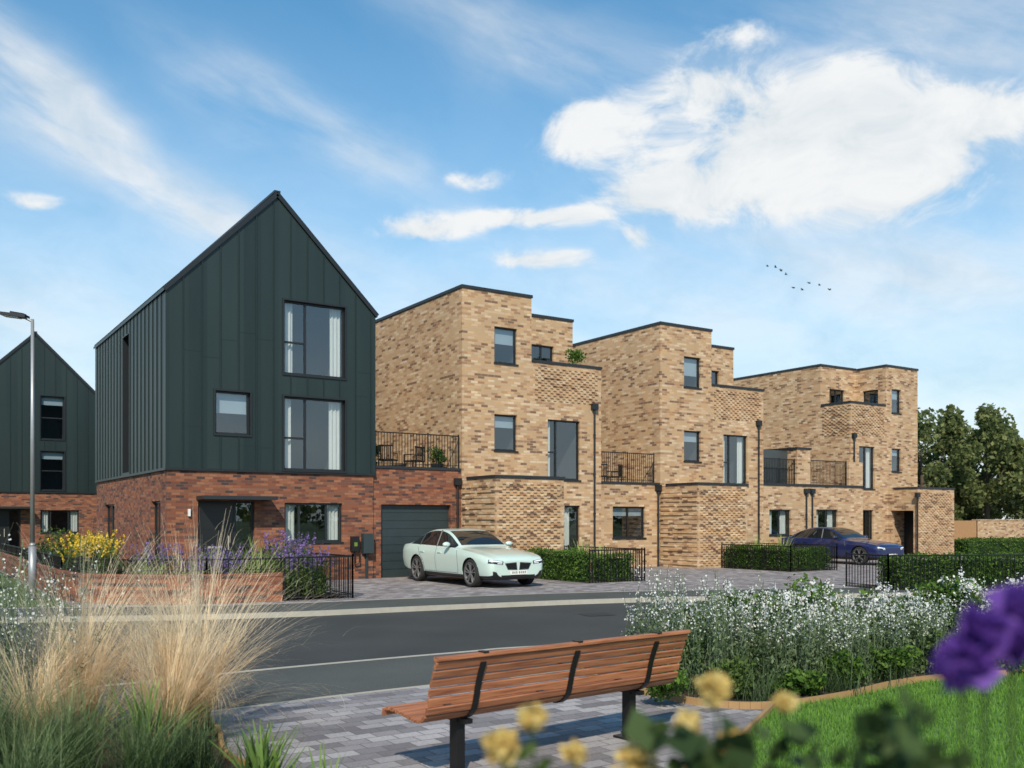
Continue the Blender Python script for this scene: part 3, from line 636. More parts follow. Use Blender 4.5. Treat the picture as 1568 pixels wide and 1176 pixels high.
poly('garden_soil',SOIL,[(10.3,-5.4),(12.3,-5.4),(12.3,-.02),(10.3,-2.1)],.01)
bo=Obj('iron_railing')
railing(bo,'pickets',(19.75,-1.35),(19.75,-4.6),0,.9); railing(bo,'pickets',(19.75,-4.6),(22.2,-4.6),0,.9); railing(bo,'pickets',(22.2,-4.6),(22.2,.6),0,.9); bo.done()
hedge((20.1,-1.4),(20.1,-4.3),.5,.8); hedge((20.5,-4.25),(21.9,-4.25),.5,.75)
poly('garden_soil',SOIL,[(19.8,-4.55),(22.15,-4.55),(22.15,.7),(21.3,.7),(21.3,-1.3),(19.8,-1.3)],.01)
bo=Obj('iron_railing'); railing(bo,'pickets',(15.1,-11.7),(15.4,-10.2),0,.9); railing(bo,'pickets',(15.1,-11.7),(27,-17.3),0,.9,.11); bo.done()
hedge((15.6,-11.35),(21,-13.9),1.0,.82,dens=800); hedge((21.1,-13.95),(27,-16.7),1.0,.82,dens=600)
hedge((38.8,.9),(47,-2.2),1.2,.8,dens=400,size=.08)
poly('garden_soil',SOIL,[(15.2,-11.7),(27,-17.2),(28,-14),(15.5,-10.1)],.01)
for (x,y,r,h) in ((11.3,-3.4,.55,.9),(11.9,-4.2,.4,.8),(10.9,-2.6,.4,1.0),(21.2,-3.2,.55,.9),(20.6,-2.4,.4,.9)):
    bush('shrub',(x,y,0),r,LIME if r<.5 else SHRUB,1300,.09,h*.6)
def spiky(name,c,n,L,mat,w=.03,spread=.45,bend=.5):
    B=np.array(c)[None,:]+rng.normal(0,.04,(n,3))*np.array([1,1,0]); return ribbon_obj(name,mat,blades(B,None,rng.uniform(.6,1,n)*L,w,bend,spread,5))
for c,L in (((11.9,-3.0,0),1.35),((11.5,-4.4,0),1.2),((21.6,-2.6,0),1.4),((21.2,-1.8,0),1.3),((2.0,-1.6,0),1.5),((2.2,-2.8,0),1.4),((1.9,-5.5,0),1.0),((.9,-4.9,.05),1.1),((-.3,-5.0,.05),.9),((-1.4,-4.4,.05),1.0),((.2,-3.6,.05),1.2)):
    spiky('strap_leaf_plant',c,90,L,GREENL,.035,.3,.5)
def spikes(name,base,n,rad,h,stemmat,flmat,hvar=.2,fl=26,fsize=.022,fstart=.55,lean=.15,leafn=10,leafsize=.03,wid=.05):
    e=empty(name); base=np.array(base,float)
    a=rng.uniform(0,6.28,n); q=np.sqrt(rng.random(n)); B=base+np.stack([np.cos(a)*q*rad[0],np.sin(a)*q*rad[1],0*a],1)
    H=h*(1+hvar*rng.uniform(-1,1,n)); D=np.stack([rng.normal(0,lean,n),rng.normal(0,lean,n),np.ones(n)],1)
    V=[]; sd=np.stack([np.cos(a+1),np.sin(a+1),0*a],1)*.003
    for i in range(4):
        p=B+D*(H*i/3)[:,None]; V.append((p-sd,p+sd))
    ribbon_obj('stems',stemmat,V,e)
    t=rng.uniform(fstart,1,(n,fl)); P=B[:,None,:]+D[:,None,:]*(H[:,None]*t)[:,:,None]; w=(1.05-t)[:,:,None]*wid+.008
    P=P+rng.normal(size=P.shape)*w*np.array([1,1,.3]); np_quads('flowers',flmat,leaves(P.reshape(-1,3),fsize,.8),e)
    t=rng.uniform(.03,fstart+.1,(n,leafn)); P=B[:,None,:]+D[:,None,:]*(H[:,None]*t)[:,:,None]+rng.normal(0,.03,(n,leafn,3)); np_quads('foliage',stemmat,leaves(P.reshape(-1,3),leafsize,.35,up=1),e)
    return e
for (x,y,rx,ry,h,nn) in ((.2,-4.6,.7,.5,1.0,60),(-1.0,-3.6,.6,.6,1.05,60),(1.9,-4.4,.5,.6,1.25,80),(1.7,-5.9,.6,.2,1.0,70),(-.3,-5.5,.6,.25,.85,50)):
    spikes('lavender_plant',(x,y,.05),int(nn*.9),(rx,ry),h,SHRUB,LAV,fl=18,fsize=.042,fstart=.70,leafsize=.09,leafn=30)
spikes('yellow_flower_plant',(-2.3,-2.3,.05),110,(.5,.8),1.2,SHRUB,YEL,fl=18,fsize=.05,fstart=.78,leafsize=.09,leafn=24)
spikes('yellow_flower_plant',(-2.0,-.6,.05),60,(.5,.8),1.25,SHRUB,YEL,fl=18,fsize=.05,fstart=.8,leafsize=.09,leafn=22)
for (x,y,r,h,mt) in ((-1.6,-4.9,.5,.4,SHRUB),(-.6,-4.4,.6,.5,LIME),(.7,-5.4,.5,.4,SHRUB),(1.4,-3.2,.6,.6,SHRUB),(2.1,-5.3,.4,.45,LIME),(-1.7,-1.2,.7,.7,SHRUB),(-.8,-1.6,.6,.6,DKLEAF),(-1.7,.8,.7,.8,SHRUB),(-1.4,3.0,.8,1.0,SHRUB),(-1.8,5.5,.9,1.1,SHRUB),(.3,-2.5,.5,.5,SHRUB),(-2.0,8,.9,1.0,DKLEAF),(-2.3,-3.9,.45,.45,HEDGE),(.0,-5.9,.35,.3,HEDGE),(-1.2,-5.5,.35,.3,SHRUB),(1.3,-5.9,.35,.4,HEDGE)):
    bush('shrub',(x,y,.0),r,mt,1500,.08,h)
for (x,y,r,h,mt) in ((-4.6,1.0,.9,.8,SHRUB),(-5.6,3.5,1.1,1.1,SHRUB),(-4.6,6.0,1.0,1.2,LIME),(-6.6,5.5,1.2,1.1,SHRUB),(-7.4,8.5,1.5,1.2,DKLEAF),(-5.2,10,1.4,1.2,SHRUB),(-9.5,9,1.5,1.2,SHRUB),(-5.0,-1.2,.6,.5,LIME),(-6.0,0.2,.8,.7,SHRUB)):
    bush('shrub',(x,y,-.05),r,mt,2000,.11,h)
for (x,y) in ((.9,-1.2),(1.4,-1.8)):
    spiky('grass_tuft',(x,y,.05),120,1.1,GREENB,.02,.3,.6)
# ------------------------------------------------------------------ terrace furniture
def chair(x,y,z,rot):
    o=Obj('outdoor_chair')
    o.box('seat',BLACK,-.25,.25,-.25,.25,.40,.45)
    for a in (-.23,.21):
        for b in (-.23,.21): o.box('legs',BLACK,a,a+.025,b,b+.025,0,.4)
    for i in range(8): o.box('backrest',BLACK,-.25+i*.068,-.23+i*.068,.23,.25,.45,.85)
    o.box('backrest',BLACK,-.26,.26,.225,.255,.85,.9); o.box('arms',BLACK,-.28,-.262,-.22,.25,.62,.65); o.box('arms',BLACK,.262,.28,-.22,.25,.62,.65)
    o.box('arms',BLACK,-.281,-.261,-.22,-.19,.4,.62); o.box('arms',BLACK,.261,.281,-.22,-.19,.4,.62)
    e=o.done(); e.location=(x,y,z); e.rotation_euler=(0,0,rot)
chair(7.1,1.0,3.3,2.4); chair(8.1,1.1,3.3,3.6); chair(16.6,2.0,3.05,2.6); chair(17.4,2.1,3.05,3.7)
def potted(x,y,z,r=.35,h=.5,mt=DKLEAF):
    o=Obj('potted_shrub'); o.cyl('pot',DARK,(x,y,z),(x,y,z+.35),.16,.22,n=16); e=o.done()
    b,_,_=bush('foliage',(x,y,z+.3),r,mt,900,.08,h); b.parent=e
potted(6.5,1.0,3.3,.4,.6,SHRUB); potted(8.75,.7,3.3,.4,.5,HEDGE); potted(14.4,.7,6.9,.5,.62,HEDGE)
# ------------------------------------------------------------------ street lamp
o=Obj('street_lamp'); lx,ly=-3.6,-2.8
POLE=simple('galvanised_pole',(.32,.33,.34),.45,.5)
o.cyl('base',POLE,(lx,ly,-.01),(lx,ly,1.2),.085,n=16); o.cyl('base',POLE,(lx,ly,1.2),(lx,ly,1.28),.085,.05,n=16)
o.cyl('pole',POLE,(lx,ly,1.28),(lx,ly,6.35),.05,.035,n=16)
o.cyl('arm',POLE,(lx,ly,6.3),(lx-.18,ly+.1,6.4),.03,n=12)
v0=Vector((lx-.1,ly+.06,6.4)); o.obox('lamp_head',DARK,v0,v0+Vector((-.48,.27,.06)),.26,.07); o.obox('lamp_head',DARK,v0+Vector((-.05,.02,.04)),v0+Vector((-.3,.18,.09)),.16,.06)
o.obox('lamp_lens',WHITEP,v0+Vector((-.14,.08,-.03)),v0+Vector((-.44,.245,.012)),.2,.012)
o.done(smooth=('pole','base'))
# ------------------------------------------------------------------ bench
def bench():
    o=Obj('park_bench'); L=2.5
    prof=[(.52,.395),(.515,.43),(.48,.452),(.36,.455),(.22,.44),(.10,.425),(.02,.44),(-.035,.49),(-.06,.56),(-.085,.66),(-.12,.76),(-.165,.86)]
    P=catmull(prof,8)
    S=[0]
    for a,b in zip(P[:-1],P[1:]): S.append(S[-1]+math.dist(a,b))
    def at(s):
        for i in range(len(S)-1):
            if S[i+1]>=s:
                t=(s-S[i])/(S[i+1]-S[i]); a,b=P[i],P[i+1]; return Vector((0,a[0]+(b[0]-a[0])*t,a[1]+(b[1]-a[1])*t)),Vector((0,b[0]-a[0],b[1]-a[1])).normalized()
        return Vector((0,*P[-1])),Vector((0,P[-1][0]-P[-2][0],P[-1][1]-P[-2][1])).normalized()
    w=.056; g=.012; s=w/2
    def slat(part,c,t,w,th,L):
        n=Vector((1,0,0)).cross(t).normalized(); v,f,_=o.p(part,WOOD); k=len(v); e=.006
        sec=[(-w/2+e,-th/2),(w/2-e,-th/2),(w/2,-th/2+e),(w/2,th/2-e),(w/2-e,th/2),(-w/2+e,th/2),(-w/2,th/2-e),(-w/2,-th/2+e)]
        for x in (-L/2,L/2):
            for a,b in sec: q=c+t*a+n*b; v.append((x,q.y,q.z))
        m=8
        for i in range(m): f.append((k+i,k+(i+1)%m,k+m+(i+1)%m,k+m+i))
        f.append(tuple(k+i for i in range(m))[::-1]); f.append(tuple(k+m+i for i in range(m)))
    while s<S[-1]-w/2:
        c,t=at(s); slat('slats',c,t,w,.024,L); s+=w+g
    c,t=at(S[-1]); slat('top_rail',c+Vector((0,0,.016)),Vector((0,1,0)),.06,.03,L)
    for x in (-.86,0.02,.88):
        s=.02; pts=[]
        while s<S[-1]-.005:
            c,t=at(s); n=Vector((1,0,0)).cross(t).normalized(); pts.append((c,n)); s+=.03
        for (c,n),(c2,n2) in zip(pts[:-1],pts[1:]):
            if n.z>0.2 or n.y>0: n=-n
            if n2.z>0.2 or n2.y>0: n2=-n2
            a=c+n*.019; b=c2+n2*.019
            o.obox('steel_straps',BLACK,(x,a.y,a.z),(x,b.y,b.z),.045,.012)
        c,t=at(S[-1]); o.box('steel_straps',BLACK,x-.022,x+.022,c.y-.036,c.y+.034,c.z+.0315,c.z+.040)
    for x in (-.86,.88):
        o.box('legs',BLACK,x-.035,x+.035,.10,.19,-.01,.395); o.box('legs',BLACK,x-.03,x+.03,-.0,.46,.37,.402); o.box('legs',BLACK,x-.08,x+.08,.05,.25,-.01,.012)
    e=o.done(); e.location=(-2.02,-20.93,0); e.rotation_euler=(0,0,math.radians(5.5))
bench()
# ------------------------------------------------------------------ cars
def paint(name,col):
    m,nt,b=new_mat(name); v=objvec(nt); f=noise(nt,v,400,1)
    nt.links.new(mixc(nt,f,tuple(c*.95 for c in col),tuple(min(1,c*1.05) for c in col)),b.inputs['Base Color'])
    b.inputs['Roughness'].default_value=.32; b.inputs['Metallic'].default_value=.12; b.inputs['Coat Weight'].default_value=1; b.inputs['Coat Roughness'].default_value=.03; return m
CG=simple('car_glass',(.010,.013,.015),.02); CG.node_tree.nodes['Principled BSDF'].inputs['Specular IOR Level'].default_value=.9
TYRE=simple('tyre_rubber',(.018,.018,.018),.8); RIM=simple('alloy_rim',(.28,.29,.30),.3,.6); RIMD=simple('alloy_rim_dark',(.02,.02,.023),.35,.7); CHROME=simple('chrome',(.7,.7,.7),.15,1.0,var=.02)
HEADL=simple('headlamp_glass',(.75,.8,.85),.08,.0,coat=1); PLATE=simple('number_plate',(.75,.75,.72),.5); REDL=simple('tail_lamp',(.4,.01,.01),.15,coat=1); TRIM=simple('black_trim',(.01,.01,.011),.35)
def car(name,loc,rot,paintm,style,scale=1.0):
    e=empty(name)
    T=[(0.0,.28,.66,.72,.45,.68,.66,.40,.70,.71),
       (.05,.22,.77,.815,.46,.76,.735,.50,.775,.785),
       (.18,.20,.84,.885,.49,.82,.79,.56,.835,.85),
       (.5,.19,.885,.935,.53,.87,.85,.60,.895,.915),
       (.9,.18,.89,.945,.56,.885,.90,.62,.945,.965),
       (1.3,.18,.89,.945,.58,.89,.94,.65,.98,1.0),
       (1.58,.18,.89,.945,.58,.893,.965,.72,1.0,1.02),
       (1.70,.18,.89,.945,.58,.893,.975,.745,1.04,1.065),
       (2.10,.18,.89,.945,.58,.89,.985,.69,1.27,1.305),
       (2.48,.18,.89,.945,.58,.89,.995,.645,1.425,1.465),
       (2.95,.18,.89,.945,.59,.89,1.005,.635,1.475,1.515),
       (3.45,.18,.89,.945,.60,.89,1.015,.625,1.455,1.50),
       (3.95,.18,.89,.95,.61,.89,1.025,.61,1.345,1.40),
       (4.35,.20,.885,.94,.62,.88,1.04,.63,1.185,1.225),
       (4.55,.22,.87,.925,.63,.86,1.045,.68,1.09,1.115),
       (4.82,.28,.83,.885,.64,.82,1.03,.66,1.065,1.08),
       (4.97,.34,.76,.81,.64,.76,.985,.58,1.01,1.02),
       (5.03,.40,.66,.71,.64,.68,.90,.50,.92,.925)]
    rings=[]
    for t in T:
        x,zb,wl,wm,zm,wb,zbe,wr,zr,zc=t
        zl=zb+.10
        cabin=1.6<x<4.5
        ws=wb*.975 if cabin else wb*.97
        half=[(0,zb),(wl*.93,zb),(wl,zl),(wm,zm),(wm*.992,(zm+zbe)/2+.05),(wb,zbe),(ws,zbe+(.022 if cabin else .012)),(wr+.012,zr-.012),(wr-.05,zr+.022) if cabin else (wr-.03,zr+.004),(wr*.5,zr+(zc-zr)*.85+ (.01 if cabin else 0)),(0,zc)]
        rings.append([(x,y,z) for y,z in half]+[(x,-y,z) for y,z in half[1:-1]][::-1])
    m=len(rings[0]); hN=10; bm=bmesh.new(); VR=[[bm.verts.new(p) for p in r] for r in rings]
    for i in range(len(T)-1):
        xa=T[i][0]; xb=T[i+1][0]
        for j in range(m):
            f=bm.faces.new((VR[i][j],VR[i][(j+1)%m],VR[i+1][(j+1)%m],VR[i+1][j])); f.smooth=True
            jj=j if j<hN else m-1-j
            mat=0
            if jj==6 and 1.7<=xa and xb<=4.35: mat=1
            if jj in (8,9) and 1.7<=xa and xb<=2.48: mat=1
            if jj in (8,9) and 3.45<=xa and xb<=4.35: mat=1
            if jj in (8,9) and style=='ev' and 2.4<=xa and xb<=3.95: mat=1
            if jj in (0,1): mat=2
            f.material_index=mat
    f=bm.faces.new(VR[0]); f.smooth=True; f=bm.faces.new(VR[-1][::-1]); f.smooth=True
    bmesh.ops.recalc_face_normals(bm,faces=bm.faces)
    cr=bm.edges.layers.float.new('crease_edge')
    for i in range(len(T)-1):
        for j in (4,m-4):
            ed=bm.edges.get((VR[i][j],VR[i+1][j])); ed[cr]=.35
        for j in (5,6,m-5,m-6):
            ed=bm.edges.get((VR[i][j],VR[i+1][j])); ed[cr]=.6
        if 1.6<T[i][0] and T[i+1][0]<4.6:
            for j in (7,8,m-7,m-8):
                ed=bm.edges.get((VR[i][j],VR[i+1][j])); ed[cr]=.75
    for (k,c) in ((7,.6),(13,.5),(14,.4)):
        for j in list(range(7,m-7)):
            ed=bm.edges.get((VR[k][j],VR[k][(j+1)%m])); ed[cr]=c
    for j in range(m):
        ed=bm.edges.get((VR[0][j],VR[0][(j+1)%m])); ed[cr]=.5
        ed=bm.edges.get((VR[-1][j],VR[-1][(j+1)%m])); ed[cr]=.5
    me=bpy.data.meshes.new('body'); bm.to_mesh(me); bm.free()
    for mm in (paintm,CG,TRIM): me.materials.append(mm)
    ob=bpy.data.objects.new('body_tmp',me); COL.objects.link(ob)
    sm=ob.modifiers.new('s','SUBSURF'); sm.levels=3; sm.render_levels=3
    dg=bpy.context.evaluated_depsgraph_get(); me2=bpy.data.meshes.new_from_object(ob.evaluated_get(dg))
    bpy.data.objects.remove(ob)
    bvh=BVHTree.FromPolygons([v.co.copy() for v in me2.vertices],[tuple(p.vertices) for p in me2.polygons])
    body=bpy.data.objects.new('body',me2); COL.objects.link(body)
    AX=(.88,3.87); RW=.365
    cb=bmesh.new()
    for ax in AX:
        for sd in (-1,1):
            bmesh.ops.create_cone(cb,cap_ends=True,segments=48,radius1=RW+.04,radius2=RW+.04,depth=.5,matrix=Matrix.Translation((ax,sd*.86,RW))@Matrix.Rotation(math.pi/2,4,'X'))
    cm=bpy.data.meshes.new('cut'); cb.to_mesh(cm); cb.free(); cm.materials.append(TRIM)
    co=bpy.data.objects.new('cut',cm); COL.objects.link(co)
    bmod=body.modifiers.new('b','BOOLEAN'); bmod.object=co; bmod.operation='DIFFERENCE'; bmod.solver='EXACT'; bmod.material_mode='TRANSFER'
    dg=bpy.context.evaluated_depsgraph_get(); me3=bpy.data.meshes.new_from_object(body.evaluated_get(dg))
    bpy.data.objects.remove(body); bpy.data.objects.remove(co)
    body=bpy.data.objects.new('body',me3); COL.objects.link(body); body.parent=e
    P=Obj('car_parts_tmp')
    for ax in AX:
        for sd in (-1,1):
            y=sd*.815; n=48
            prof=[(-.11,.28),(-.11,.335),(-.085,.362),(.085,.362),(.11,.335),(.11,.28)]
            v,f,_=P.p('tyres',TYRE); k=len(v); q=len(prof)
            for i in range(n):
                a=2*math.pi*i/n
                for (yy,rr) in prof: v.append((ax+math.cos(a)*rr,y+yy,RW+math.sin(a)*rr))
            for i in range(n):
                for j in range(q): f.append((k+i*q+j,k+i*q+(j+1)%q,k+((i+1)%n)*q+(j+1)%q,k+((i+1)%n)*q+j))
            P.cyl('rim_barrels',RIMD,(ax,y-sd*.10,RW),(ax,y+sd*.055,RW),.285,n=40)
            v,f,_=P.p('rims',RIM); k=len(v)
            for i in range(n):
                a=2*math.pi*i/n
                for (yy,rr) in ((.06,.292),(.112,.284),(.112,.268),(.06,.262)): v.append((ax+math.cos(a)*rr,y+sd*yy,RW+math.sin(a)*rr))
            for i in range(n):
                for j in range(4): f.append((k+i*4+j,k+i*4+(j+1)%4,k+((i+1)%n)*4+(j+1)%4,k+((i+1)%n)*4+j))
            for s5 in range(5):
                for dd in (-.2,.2):
                    a=2*math.pi*s5/5+.3; a2=a+dd
                    P.obox('rims',RIM,(ax+math.cos(a+dd*.6)*.05,y+sd*.085,RW+math.sin(a+dd*.6)*.05),(ax+math.cos(a2)*.272,y+sd*.10,RW+math.sin(a2)*.272),.028,.024)
            P.cyl('rims',RIM,(ax,y+sd*.04,RW),(ax,y+sd*.10,RW),.062,.05,n=16)
    def hit_side(x,z,sd): return bvh.ray_cast(Vector((x,sd*3,z)),Vector((0,-sd,0)))[0]
    def line(part,mat,pts,sd,r=.004):
        prev=None
        for (x,z) in pts:
            h=hit_side(x,z,sd)
            if h is None: prev=None; continue
            if prev is not None: P.cyl(part,mat,prev,h,r,n=6)
            prev=h
    def interp(a,n=12):
        out=[]
        for p,q in zip(a[:-1],a[1:]):
            for i in range(n): out.append((p[0]+(q[0]-p[0])*i/n,p[1]+(q[1]-p[1])*i/n))
        out.append(a[-1]); return out
    for sd in (-1,1):
        for pts in ([(1.60,.95),(1.52,.75),(1.50,.5),(1.54,.34)],[(2.72,.99),(2.74,.7),(2.72,.32)],[(3.80,.99),(3.66,.80),(3.46,.62),(3.38,.32)],[(1.54,.34),(3.38,.34)]):
            line('panel_gaps',TRIM,interp(pts),sd,.005)
        line('pillars',TRIM,interp([(2.74,1.02),(2.82,1.45)]),sd,.03)
        line('pillars',TRIM,interp([(3.72,1.04),(3.80,1.36)]),sd,.018)
        line('sill_trim',TRIM,interp([(1.32,.235),(3.42,.235)],20),sd,.03)
        for hx in (2.52,3.52):
            h=hit_side(hx,.86,sd); P.box('door_handles',paintm,hx-.11,hx+.09,min(h.y,h.y+sd*.022),max(h.y,h.y+sd*.022),.848,.872)
        b=bmesh.new(); bmesh.ops.create_uvsphere(b,u_segments=16,v_segments=10,radius=1,matrix=Matrix.Translation((1.98,sd*1.0,1.085))@Matrix.Diagonal((.075,.115,.07,1)))
        mm=bpy.data.meshes.new('mirror'); b.to_mesh(mm); b.free(); mm.materials.append(paintm)
        for pl in mm.polygons: pl.use_smooth=True
        mo=bpy.data.objects.new('mirror',mm); COL.objects.link(mo); mo.parent=e
        P.obox('mirror_arms',TRIM,(1.98,sd*.84,1.03),(1.98,sd*.95,1.05),.05,.03)
    def patch(part,mat,c,nu=8,nv=4,off=.006,axis='front'):
        G=[]
        for j in range(nv+1):
            for i in range(nu+1):
                s,t=i/nu,j/nv
                y=(1-t)*((1-s)*c[0][0]+s*c[1][0])+t*((1-s)*c[3][0]+s*c[2][0]); z=(1-t)*((1-s)*c[0][1]+s*c[1][1])+t*((1-s)*c[3][1]+s*c[2][1])
                o_,dr=(Vector((-1,y,z)),Vector((1,0,0))) if axis=='front' else (Vector((6,y,z)),Vector((-1,0,0)))
                h,nn,_,_=bvh.ray_cast(o_,dr)
                if h is not None:
                    if nn.dot(dr)>0: nn=-nn
                    h=h+nn*off
                G.append(h)
        v,f,_=P.p(part,mat)
        for j in range(nv):
            for i in range(nu):
                q=[G[j*(nu+1)+i],G[j*(nu+1)+i+1],G[(j+1)*(nu+1)+i+1],G[(j+1)*(nu+1)+i]]
                if any(x is None for x in q): continue
                k=len(v); v.extend([tuple(x) for x in q]); f.append((k,k+1,k+2,k+3))
    for sd in (-1,1):
        patch('headlamp_housings',TRIM,[(sd*.47,.60),(sd*.845,.64),(sd*.815,.735),(sd*.45,.69)],14,6,off=.005)
        patch('headlamps',HEADL,[(sd*.49,.655),(sd*.82,.69),(sd*.80,.722),(sd*.48,.682)],14,4,off=.009)
        patch('headlamps',HEADL,[(sd*.49,.615),(sd*.64,.63),(sd*.63,.65),(sd*.49,.64)],6,3,off=.009)
        patch('tail_lamps',REDL,[(sd*.40,.84),(sd*.79,.86),(sd*.77,.95),(sd*.40,.92)],off=.006,axis='rear')
        if style=='saloon':
            patch('grille_surround',CHROME,[(sd*.025,.46),(sd*.32,.47),(sd*.41,.64),(sd*.05,.665)],off=.006)
            patch('grille',TRIM,[(sd*.045,.478),(sd*.305,.487),(sd*.385,.625),(sd*.065,.648)],off=.011)
            for i in range(6):
                yb=.08+i*.042; patch('grille_bars',RIMD,[(sd*yb,.485),(sd*(yb+.01),.485),(sd*(yb*1.2+.012),.628),(sd*yb*1.2,.628)],1,3,off=.02)
            patch('side_intakes',TRIM,[(sd*.56,.26),(sd*.74,.30),(sd*.75,.44),(sd*.66,.42)],6,5,off=.006)
        else: patch('side_intakes',TRIM,[(sd*.5,.3),(sd*.72,.33),(sd*.70,.40),(sd*.56,.36)],off=.006)
    patch('lower_intake',TRIM,[(-.50,.24),(.50,.24),(.52,.335),(-.52,.335)],14,4,off=.006)
    patch('number_plate',PLATE,[(-.26,.345),(.26,.345),(.26,.45),(-.26,.45)],8,2,off=.022)
    for i in range(7):
        y=-.22+i*.06+(.02 if i>3 else 0)
        for c in ([(y,.37),(y+.012,.37),(y+.012,.425),(y,.425)],[(y+.012,.413),(y+.035,.413),(y+.035,.425),(y+.012,.425)],[(y+.023,.37),(y+.035,.37),(y+.035,.413),(y+.023,.413)]): patch('plate_text',TRIM,c,1,1,off=.026)
    pe=P.done(smooth=('tyres',))
    for ch in list(pe.children): ch.parent=e
    bpy.data.objects.remove(pe)
    e.location=loc; e.rotation_euler=(0,0,rot); e.scale=(scale,)*3
    return e
car('parked_saloon_car',(7.6,-5.85,0),math.radians(90),paint('mint_white_paint',(.56,.69,.63)),'saloon',1.03)
car('parked_hatchback_car',(26.9,-3.6,0),math.radians(90),paint('dark_blue_paint',(.010,.018,.085)),'ev',1.0)
# ------------------------------------------------------------------ trees
def tree(name,loc,h,r,seed,n=9000,size=.3):
    rs=np.random.default_rng(seed); o=Obj(name); x,y=loc
    o.cyl('trunk',BARK,(x,y,-.15),(x+.1,y,h*.35),.22,.16,n=10); o.cyl('trunk',BARK,(x+.1,y,h*.35),(x,y+.1,h*.7),.16,.06,n=10)
    cs=[];rr=[]
    for i in range(34):
        a=rs.uniform(0,6.28); zz=rs.uniform(.2,.95); q=r*math.sqrt(max(0,1-((zz-.52)/.5)**2))*rs.uniform(.35,1.0)
        c=np.array([x+math.cos(a)*q,y+math.sin(a)*q,h*zz]); cs.append(c); rr.append(rs.uniform(.16,.34)*r)
        if i<10: o.cyl('limbs',BARK,(x,y,h*rs.uniform(.25,.5)),tuple(c),.07,.02,n=6)
    e=o.done(); cs=np.array(cs);rr=np.array(rr); idx=rs.integers(0,len(cs),n); d=unit(rs.normal(size=(n,3)))
    P=cs[idx]+d*(rr[idx]*(rs.random(n)**.4))[:,None]; np_quads('foliage',TREEL,leaves(P,size,.65,up=0.1),e)
for i,(x,y,h,r) in enumerate([(51,11,8.9,3.5),(56,9.5,9.4,3.8),(46.5,13,8.6,3.2),(61,12,8.6,3.6),(66,8.5,9.9,3.8),(50,17,10.2,3.8),(71,13,9.0,4),(58,16,9.9,3.8),(77,8,9,4),(44,16,8.9,3.2)]):
    tree('broadleaf_tree',(x,y),h,r,30+i)
e=empty('distant_tree_line'); Pl=[]
for i in range(110):
    a=math.radians(rng.uniform(0,360)); d=rng.uniform(140,200); c=np.array([math.cos(a)*d,math.sin(a)*d,0]); hh=rng.uniform(5,10)
    q=unit(rng.normal(size=(220,3)))*(rng.random((220,1))**.4)*np.array([7,7,hh*.5])+c+np.array([0,0,hh*.5]); Pl.append(q)
np_quads('foliage',TREEL,leaves(np.concatenate(Pl),1.3,.7),e)
o=Obj('timber_fence'); x=37.6
while x<47.2: o.box('boards',FENCE,x,x+.14,5.0,5.03,-.1,1.75+.01*random.random()); x+=.15
o.box('rails',FENCE,37.6,47.2,5.031,5.08,.4,.48); o.box('rails',FENCE,37.6,47.2,5.031,5.08,1.4,1.48); o.done()
o=Obj('brick_boundary_wall'); o.box('brickwork',BUFF,47.25,90,5.0,5.24,-.1,1.75); o.box('coping',BUFF,47.2,90,4.97,5.27,1.751,1.83); o.done()
for (x,y,r) in ((49,3.6,.7),(51.5,3.2,.9),(54,3.8,.8),(57,3.3,.9)): bush('shrub',(x,y,0),r,LIME,1200,.14,.6)
# ------------------------------------------------------------------ birds
o=Obj('bird_flock')
for (x,y,z) in [(71.1,42.2,28.6),(72.3,41.4,28.1),(72.7,41.1,27.7),(73.4,40.7,26.3),(74.2,40.2,26.1),(74.8,39.8,26.8),(75.7,39.2,26.6),(76.6,38.6,26.1),(71.9,41.8,28.5)]:
    p=Vector((x,y,z)); sc=.62; up=random.uniform(.2,.7)
    f=Vector((.8,-.6,0)); s=Vector((.6,.8,0)).lerp(Vector((.8,-.2,.2)),random.uniform(.2,.7)).normalized()
    o.face('birds',BLACK,[p-f*.3*sc+Vector((0,0,.03)),p+Vector((0,0,.09)),p+f*.32*sc,p-Vector((0,0,.07))])
    for sg in (-1,1): o.face('birds',BLACK,[p+f*.14*sc,p+s*sg*.35*sc+Vector((0,0,up*.35)),p+s*sg*.85*sc-f*.12*sc+Vector((0,0,up*.2)),p+s*sg*.3*sc-f*.1*sc+Vector((0,0,up*.22)),p-f*.12*sc])
o.done()
